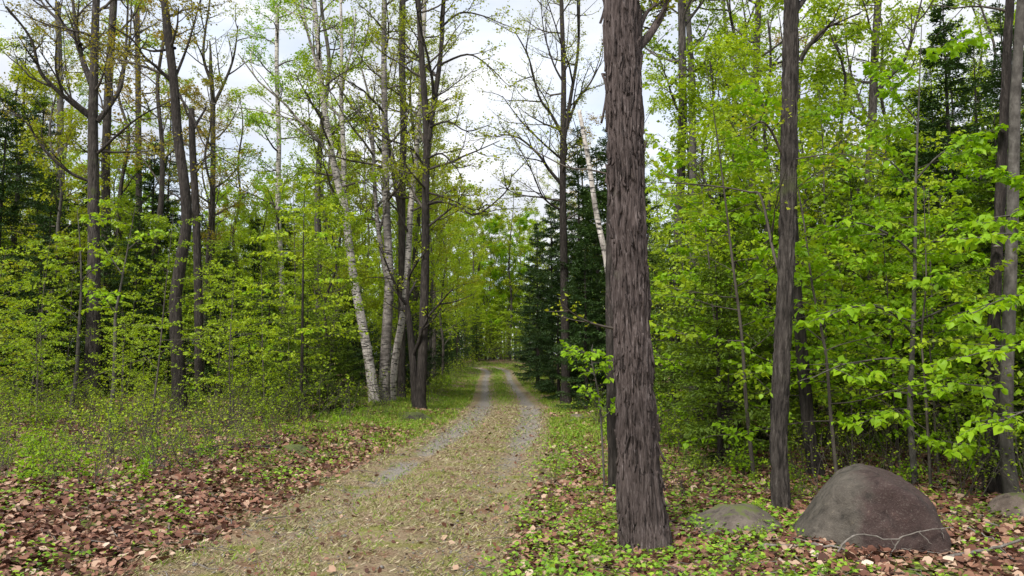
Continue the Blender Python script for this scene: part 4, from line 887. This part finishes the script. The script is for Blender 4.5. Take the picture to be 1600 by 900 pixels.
scatter('shrub', 'low_shrub', 56, 7.6, 14, 2.9, 20, .45, [3, 1, 2, 1, 2], (.45, .95), 1, ok=lambda x, y: not (1215 < px_of(x, y) < 1560 and y < 8.0) and px_of(x, y) > 960)
scatter('shrub', 'low_shrub', 30, 12, 40, 2.4, 8, .6, [1, 1, 2, 1.5, 1], (.5, 1.0), 1)

# plants of one look and place are told apart by their order across the view
ORD = ['first', 'second', 'third', 'fourth', 'fifth', 'sixth', 'seventh', 'eighth', 'ninth', 'tenth', 'eleventh', 'twelfth', 'thirteenth', 'fourteenth', 'fifteenth', 'sixteenth', 'seventeenth', 'eighteenth', 'nineteenth', 'twentieth'] + ['twenty-' + s for s in ('first', 'second', 'third', 'fourth', 'fifth', 'sixth', 'seventh', 'eighth', 'ninth')] + ['thirtieth'] * 9
by = {}
for o in C.objects:
    if o.parent is None and o.get('group') and o.get('category'): by.setdefault(o['group'], []).append(o)
for g, v in by.items():
    if len(v) > 1:
        v.sort(key=lambda o: o.location.x / o.location.y)
        for i, o in enumerate(v):
            w = 'leftmost' if i == 0 else 'rightmost' if i == len(v) - 1 else ORD[min(i, 36)] + ' from left'
            o['label'] = o['label'] + ', ' + w
# far woods that close the view
def far_woods():
    r = np.random.default_rng(9); tb, lb = Tubes(), Leaves()
    for k in range(420):
        az = math.radians(r.uniform(-42, 42)); d = r.uniform(100, 135); x, y = d * math.sin(az), d * math.cos(az); z = H(x, y); h = r.uniform(9, 15) * (.75 if abs(az) < .09 else 1)
        q = np.array([[x, y, z], [x + r.normal(0, .2), y, z + h * .5], [x + r.normal(0, .4), y, z + h]]); tb.tube(q, np.array([.14, .10, .03]), 5)
        n = 220; hh = r.uniform(.0, 1.05, n) ** 1.2 * h; rad_ = 2.6 * np.sin(np.clip(hh / h, .08, 1) * 2.9) + .4; aa = r.uniform(0, 6.283, n); rr = np.sqrt(r.random(n)) * rad_
        lb.add(np.stack([x + np.cos(aa) * rr, y + np.sin(aa) * rr, z + hh], 1), unit(r.normal(0, 1, (n, 3))), unit(r.normal(0, .6, (n, 3)) + Z), r.uniform(.25, .5, n))
    t = bpy.data.objects.new('far_woods', None); C.objects.link(t); t['kind'] = 'stuff'; t['label'] = 'pale green woods closing the view far beyond the bend'; 0
    obj('trunkwork', tb.mesh('trunkwork', M['bark_smooth']), t); obj('foliage', lb.mesh('foliage', M['lime']), t)
far_woods()
# ------------------------------------------------------------------ rocks
def rock(name, label, cat, centre, size, planes, mat, seed, blend=.06, nz=.05, res=(90, 60), rz=0.0, warp=None):
    """a boulder cut by planes (normal, distance), its edges rounded off; size scales the unit shape"""
    th = np.linspace(0, 2 * math.pi, res[0], endpoint=False); ph = np.linspace(-1.2, math.pi / 2 - .001, res[1])
    TH, PH = np.meshgrid(th, ph); D = np.stack([np.cos(TH) * np.cos(PH), np.sin(TH) * np.cos(PH), np.sin(PH)], 2).reshape(-1, 3)
    inv = np.zeros(len(D)); k = 1 / blend
    for nrm, dist in planes:
        q = np.clip(D @ unit(nrm) / dist, 1e-3, None); inv += q ** k
    r = inv ** (-blend)
    v = D * r[:, None]
    v = v * (1 + nz * 2 * (fbm(v * 2.2 + seed, seed, 4) - .5)[:, None] + .07 * (fbm(v * 5 + seed, seed + 9, 3) - .5)[:, None] + .035 * (fbm(v * 13 + seed, seed + 5, 3) - .5)[:, None]) * np.array(size)
    if warp: v = warp(v)
    i = (np.arange(res[1] - 1)[:, None] * res[0] + np.arange(res[0])[None]).ravel(); j = (np.arange(res[1] - 1)[:, None] * res[0] + (np.arange(res[0])[None] + 1) % res[0]).ravel()
    f = np.stack([i, j, j + res[0], i + res[0]], 1)
    o = obj(name, mesh_np(name, v, f, M[mat], smooth=True), None, centre); o.rotation_euler[2] = rz
    return tag(o, label, cat)
def on_ground(px, d, dz=0.0):
    p = PX(px, HZ, d); return np.array([p[0], d, H(p[0], d) + dz])
rock('boulder', 'big granite boulder, half grey and half reddish, beside the furrowed tree', 'boulder', on_ground(1331, 6.5, -.13), (.95, .92, 1),
     [((-.52, -.05, .85), .625), ((-.70, -.30, .65), .575), ((0, -.05, 1), .685), ((.316, -.05, .949), .70), ((.59, -.08, .807), .70), ((.90, 0, .45), .70), ((1, 0, -.05), .665), ((-.97, 0, .25), .685), ((-.30, -.90, .32), .47), ((.30, -.95, .16), .47), ((0, 1, .2), .5), ((.75, .75, .2), .58), ((-.75, .75, .2), .6)], 'boulder', 3, .042, .085, (170, 110), warp=lambda v: np.stack([v[:, 0] + .03 * sstep(.3, .7, v[:, 2]), v[:, 1], v[:, 2] * (1 - .50 * sstep(.16, .62, -v[:, 0]) * (v[:, 2] > 0))], 1), rz=-.42)
rock('mossy_rock', 'flat mossy rock between the old tree and the furrowed tree', 'rock', on_ground(1138, 6.9, -.06), (1.1, 1, 1),
     [((-.5, -.2, .8), .20), ((.1, -.35, .93), .24), ((.5, -.2, .83), .25), ((1, 0, .1), .40), ((-1, 0, .1), .40), ((0, -1, .4), .22), ((0, 1, .3), .3), ((.6, -.5, .6), .26), ((0, 0, 1), .24)], 'mossrock', 11, .04, .20, (120, 70), rz=-.28)
rock('small_stone', 'small brown stone at the foot of the smooth grey tree', 'stone', on_ground(1592, 7.35, .0), (1, 1, 1),
     [((-.6, -.2, .8), .21), ((.2, -.3, .93), .20), ((1, 0, .1), .32), ((-1, 0, .2), .27), ((0, -1, .3), .2), ((0, 1, .3), .25), ((0, 0, 1), .21)], 'stone', 12, .09, .10)
rock('bank_rock', 'dark mossy rock on the bank at the foot of the twin trunk tree', 'rock', on_ground(645, 19.5, -.06), (1, 1, 1),
     [((-.4, -.3, .8), .26), ((.5, -.2, .8), .24), ((1, 0, .1), .5), ((-1, 0, .2), .45), ((0, -1, .3), .3), ((0, 1, .3), .4), ((0, 0, 1), .26)], 'mossdark', 13, .06, .22, (60, 40))
rock('half_buried_rock', 'small half-buried rock in the leaf litter on the bank left of the track', 'rock', on_ground(462, 12.3, -.07), (1, 1, 1),
     [((-.4, -.3, .8), .16), ((.5, -.2, .8), .15), ((1, 0, .1), .26), ((-1, 0, .2), .25), ((0, -1, .3), .18), ((0, 1, .3), .2), ((0, 0, 1), .16)], 'mossdark', 14, .06, .22, (60, 40))
rock('verge_stone', 'small dark stone in the grass right of the track near the firs', 'stone', on_ground(903, 20.5, .0), (1, 1, 1),
     [((-.4, -.3, .8), .12), ((.5, -.2, .8), .11), ((1, 0, .1), .2), ((-1, 0, .2), .2), ((0, -1, .3), .13), ((0, 1, .3), .2), ((0, 0, 1), .12)], 'stone', 15, .09, .12, (40, 26))
# ------------------------------------------------------------------ fallen sticks, and a dark strip for the bank shadow
def stick(name, label, pts, r0, r1, mat='deadwood', forks=(), cat='stick', wob=.006, sides=7, seed=1):
    rng = np.random.default_rng(seed); pts = np.array(pts, float); base = pts[0].copy()
    q = _dense3(pts - base, 5); q[1:-1] += rng.normal(0, wob, q[1:-1].shape); tb = Tubes(); tb.tube(q, np.linspace(r0, r1, len(q)), sides)
    if not forks:
        o = obj(name, tb.mesh(name, M[mat]), None, base); return tag(o, label, cat)
    t = thing(name, label, cat, base); obj('main_stem', tb.mesh('main_stem', M[mat]), t)
    for fp, a in forks:
        q = _dense3(np.array(fp, float) - base, 4); q[1:-1] += rng.normal(0, wob * .6, q[1:-1].shape); tb = Tubes(); tb.tube(q, np.linspace(a, a * .4, len(q)), 5); obj('side_twig', tb.mesh('side_twig', M[mat]), t)
    return t
def G(px, d, up=.02):
    p = on_ground(px, d); return p + [0, 0, up]
SD = 5.93
stick('forked_stick', 'thin pale dead stick with side twigs leaning across the front of the big boulder', [PX(1309, 862, SD), PX(1340, 835, SD), PX(1392, 843, SD), PX(1432, 831, SD), PX(1490, 824, SD + .1)], .008, .0035,
      forks=[([PX(1407, 839, SD), PX(1398, 856, SD), PX(1390, 869, SD)], .007), ([PX(1434, 831, SD), PX(1446, 841, SD), PX(1456, 850, SD)], .006), ([PX(1391, 843, SD), PX(1397, 852, SD), PX(1402, 862, SD)], .004), ([PX(1470, 826, SD + .06), PX(1474, 835, SD + .06), PX(1475, 842, SD + .06)], .004)])
stick('long_stick', 'long pale stick lying in the leaves left of the boulder', [G(1176, 6.25, .03), G(1225, 6.2, .03), G(1275, 6.12, .04), G(1332, 6.02, .02)], .014, .007, seed=2)
stick('curved_stick', 'grey curved stick lying in the leaves below the small stone', [G(1462, 5.85, .02), G(1500, 5.95, .03), G(1545, 6.02, .05), G(1605, 6.2, .10)], .016, .008, forks=[([G(1545, 6.02, .05), G(1560, 5.85, .03), G(1580, 5.65, .02)], .006)], seed=3)
stick('thin_twig', 'thin twig lying between the boulder and the small stone', [G(1497, 6.6, .06), G(1525, 6.4, .04), G(1555, 6.15, .03)], .007, .004, seed=4)
stick('bank_shadow_strip', 'dark strip added for the shadow along the bank', [G(300, 11.3, .02), G(345, 11.6, .035), G(395, 11.9, .02), G(432, 12.2, .02)], .05, .03, 'bark_dark', cat='shadow strip', wob=.015, sides=10, seed=5)  # dark tube added in place of the shadow along the bank edge
stick('grey_branch', 'grey bare branch lying on the litter in front of the dark bank strip', [G(232, 10.4, .06), G(250, 10.2, .05), G(268, 9.9, .03)], .014, .006, forks=[([G(245, 10.25, .06), G(258, 10.4, .10), G(266, 10.5, .12)], .007)], seed=6)
stick('leaning_stick', 'thin dead stem leaning through the left undergrowth', [G(20, 17.5, .1), PX(60, 625, 17), PX(140, 590, 16.6), PX(228, 560, 16.2)], .022, .010, 'bark', seed=7)
stick('verge_stick', 'thin stick lying across the verge near the firs', [G(880, 19, .03), G(905, 19.5, .06), G(925, 20.2, .06)], .02, .01, seed=8)

# ------------------------------------------------------------------ leaf litter, ground cover, grass, straw and gravel
def ground_pts(rng, n, ylo, yhi, power=1.6, m=60):
    y = ylo + (yhi - ylo) * rng.random(n) ** power; px = rng.uniform(-m, 1600 + m, n); x = (px - 800) / FPX * y
    t = lateral(x, y); return x, y, t
def litter():
    rng = np.random.default_rng(3); x, y, t = ground_pts(rng, 150000, 4.4, 24, 1.3)
    cl = n2(x, y, .9, 51); e = .12 * (n2(x, y, 3, 52) - .5)
    dens = np.where(t < 0, .10 + .95 * sstep(1.25, 1.9, -t), .14 + .75 * sstep(1.0, 1.8, t) * (.35 + .65 * sstep(2.6, 4.0, t) + .5 * (cl > .55)))
    dens = dens * (.45 + 1.1 * sstep(.36, .58, cl)) * (.28 + .72 * (np.abs(t) > 1.25)); k = rng.random(len(x)) < dens
    x, y = x[k], y[k]; n = len(x); z = height(x, y) + rng.uniform(.004, .035, n)
    s = (.02 + .062 * rng.random(n) ** 1.7) * (1 + .025 * y) * np.where(np.abs(t[k]) < 1.3, .75, 1); a = rng.uniform(0, 6.283, n)
    ax = np.stack([np.cos(a), np.sin(a), rng.normal(0, .30, n)], 1); nn = Z + rng.normal(0, .6, (n, 3))
    lb = Leaves(); lb.add(np.stack([x, y, z], 1), ax, nn, s, rng.uniform(.8, 1.7, n))
    tm = (np.array([[0, -.5, .05], [-.26, -.22, .10], [-.33, .12, .04], [0, .55, .16], [.30, .16, .10], [.27, -.2, .02]], float), np.array([[0, 5, 1], [1, 5, 4], [1, 4, 2], [2, 4, 3]]))
    p, side, a_, nn_, sc, w = lb.arrays(); order = np.argsort(-(sc / y) * ((np.abs(800 + x / y * FPX - 800) < 790) & (y > 5.6)))
    mine, rest = order[:300], order[300:]
    o = obj('leaf_litter', lb.mesh('leaf_litter', M['litter'], tm, keep=rest)); o['kind'] = 'stuff'; o['label'] = 'brown and tan fallen leaves covering the forest floor'
    ms = [mesh_np('fallen_leaf', tm[0] * [1, 1, f], tm[1], M['litter'], {'rnd': np.full(6, r)}) for f, r in ((1, .1), (1.4, .35), (.6, .6), (1.8, .85), (1.1, 1.0))]
    for q, i in enumerate(mine):
        o = obj('fallen_leaf', ms[int(rng.integers(5))], floor); s_ = sc[i]
        o.matrix_basis = Matrix([[side[i][k] * s_ * w[i], a_[i][k] * s_, nn_[i][k] * s_, p[i][k]] for k in range(3)] + [[0, 0, 0, 1]])
litter()
def twigs():
    rng = np.random.default_rng(12); x, y, t = ground_pts(rng, 1500, 4.6, 18, 1.2); k = np.abs(t) > 1.0; x, y = x[k], y[k]; tb = Tubes()
    for i in range(len(x)):
        a = rng.uniform(0, 6.283); l = rng.uniform(.08, .45); d = np.array([math.cos(a), math.sin(a)]) * l
        xs = x[i] + d[0] * np.array([0, .35, .7, 1]) + rng.normal(0, .015, 4); ys = y[i] + d[1] * np.array([0, .35, .7, 1]) + rng.normal(0, .015, 4)
        tb.tube(np.stack([xs, ys, height(xs, ys) + rng.uniform(.01, .045, 4)], 1), np.linspace(.005, .002, 4) * rng.uniform(.6, 1.5), 3)
    o = obj('fallen_twig_litter', tb.mesh('fallen_twig_litter', M['deadwood'])); o['kind'] = 'stuff'; o['label'] = 'small dead twigs strewn over the leaf litter'
twigs()
def cover():
    rng = np.random.default_rng(4); x, y, t = ground_pts(rng, 120000, 4.4, 30, 1.2)
    cl = .55 * n2(x, y, 1.0, 61) + .45 * n2(x, y, 4.0, 62)
    right = sstep(.95, 1.5, t) * (1 - .45 * sstep(3.0, 5, t)) * sstep(.37, .56, cl); left = sstep(1.4, 2.2, -t) * sstep(.40, .56, cl) * (.6 + .8 * sstep(7, 12, y))
    k = rng.random(len(x)) < np.where(t > 0, right, left) * .9; x, y, cl = x[k], y[k], cl[k]; n = len(x)
    z = height(x, y) + rng.uniform(.015, .10, n) * sstep(.38, .62, cl) + .01; a = rng.uniform(0, 6.283, n)
    lb = Leaves(); lb.add(np.stack([x, y, z], 1), np.stack([np.cos(a), np.sin(a), rng.normal(.1, .3, n)], 1), Z + rng.normal(0, .35, (n, 3)), rng.uniform(.022, .05, n) * (1 + .02 * y), rng.uniform(.7, 1.6, n))
    o = obj('ground_cover', lb.mesh('ground_cover', M['cover'])); o['kind'] = 'stuff'; o['label'] = 'low bright green ground cover along both verges'
cover()
BLADE = (np.array([[-.5, 0, 0], [.5, 0, 0], [.12, .7, .10], [-.05, 1.0, .28]], float), np.array([[0, 1, 2], [0, 2, 3]]))
def grass():
    rng = np.random.default_rng(6); x, y, t = ground_pts(rng, 330000, 9, 74, 1.4, -500); g = n2(x, y, 1.1, 71); at = np.abs(t)
    verge = sstep(1.15, 1.5, at) * (1 - sstep(3.2, 5.5, at)) * sstep(11, 20, y); mid = np.exp(-(t / .40) ** 2) * sstep(22, 36, y) * .9
    k = rng.random(len(x)) < np.clip(verge + mid, 0, 1) * sstep(.34, .55, g); x, y = x[k], y[k]; n = len(x)
    a = rng.uniform(0, 6.283, n); ax = np.stack([np.cos(a) * .6, np.sin(a) * .6, rng.uniform(.5, 1.2, n)], 1); lb = Leaves()
    lb.add(np.stack([x, y, height(x, y) - .005], 1), ax, Z * .3 + rng.normal(0, 1, (n, 3)), rng.uniform(.05, .13, n) * (1 + .006 * y), .08 * (1 + .025 * y))
    o = obj('verge_grass', lb.mesh('verge_grass', M['grass'], BLADE)); o['kind'] = 'stuff'; o['label'] = 'short green grass on the verges and between the wheel ruts'
    # sparse green tufts and dead straw lying on the track itself
    x, y, t = ground_pts(rng, 260000, 4.4, 26, 1.25); at = np.abs(t); g = n2(x, y, 1.7, 72); rt = np.exp(-((at - .78) / .28) ** 2)
    k = (at < 1.75) & (rng.random(len(x)) < (1 - .75 * rt * sstep(7, 12, y)) * sstep(.30, .55, g)); x, y, t = x[k], y[k], t[k]; n = len(x); a = rng.uniform(0, 6.283, n); lb = Leaves()
    lb.add(np.stack([x, y, height(x, y) + .003], 1), np.stack([np.cos(a), np.sin(a), rng.uniform(-.02, .45, n)], 1), Z + rng.normal(0, .3, (n, 3)), rng.uniform(.016, .055, n) * (1 + .035 * y), .10 + .008 * y)
    o = obj('dead_grass', lb.mesh('dead_grass', M['straw'], BLADE)); o['kind'] = 'stuff'; o['label'] = 'tan dead grass matted over the track'
    x, y, t = ground_pts(rng, 60000, 4.4, 24, 1.1); at = np.abs(t); g = n2(x, y, 2.2, 73); k = (at < 2.0) & (rng.random(len(x)) < sstep(.43, .58, g)); x, y = x[k], y[k]; n = len(x); a = rng.uniform(0, 6.283, n); lb = Leaves()
    lb.add(np.stack([x, y, height(x, y)], 1), np.stack([np.cos(a) * .7, np.sin(a) * .7, rng.uniform(.2, 1, n)], 1), Z * .4 + rng.normal(0, .8, (n, 3)), rng.uniform(.02, .06, n) * (1 + .02 * y), .10 + .008 * y)
    o = obj('track_grass', lb.mesh('track_grass', M['grass'], BLADE)); o['kind'] = 'stuff'; o['label'] = 'sparse short green grass sprouting on the track'
grass()
def gravel():
    rng = np.random.default_rng(8); x, y, t = ground_pts(rng, 60000, 4.4, 26, 1.1); at = np.abs(t); rt = np.exp(-((at - .78) / .3) ** 2)
    k = (at < 1.5) & (rng.random(len(x)) < .14 + .5 * rt); x, y = x[k], y[k]; n = len(x); s = rng.uniform(.005, .016, n) * np.where(rng.random(n) < .03, 2.2, 1) * (1 + .03 * y)
    ov = np.array([[1, 0, 0], [0, 1, 0], [-1, 0, 0], [0, -1, 0], [0, 0, .8], [0, 0, -.5]], float); of = np.array([[0, 1, 4], [1, 2, 4], [2, 3, 4], [3, 0, 4], [1, 0, 5], [2, 1, 5], [3, 2, 5], [0, 3, 5]])
    a = rng.uniform(0, 6.283, n); ca, sa = np.cos(a)[:, None], np.sin(a)[:, None]; jit = rng.uniform(.6, 1.3, (n, 6, 1)); vv = ov[None] * jit
    X = (vv[:, :, 0] * ca - vv[:, :, 1] * sa * .8) * s[:, None] + x[:, None]; Y = (vv[:, :, 0] * sa + vv[:, :, 1] * ca * .8) * s[:, None] + y[:, None]; Zz = vv[:, :, 2] * s[:, None] * .7 + (height(x, y) + s * .15)[:, None]
    o = obj('gravel', mesh_np('gravel', np.stack([X, Y, Zz], 2).reshape(-1, 3), ((np.arange(n) * 6)[:, None, None] + of[None]).reshape(-1, 3), M['gravel'], smooth=True)); o['kind'] = 'stuff'; o['label'] = 'loose grey gravel in the wheel ruts'
gravel()
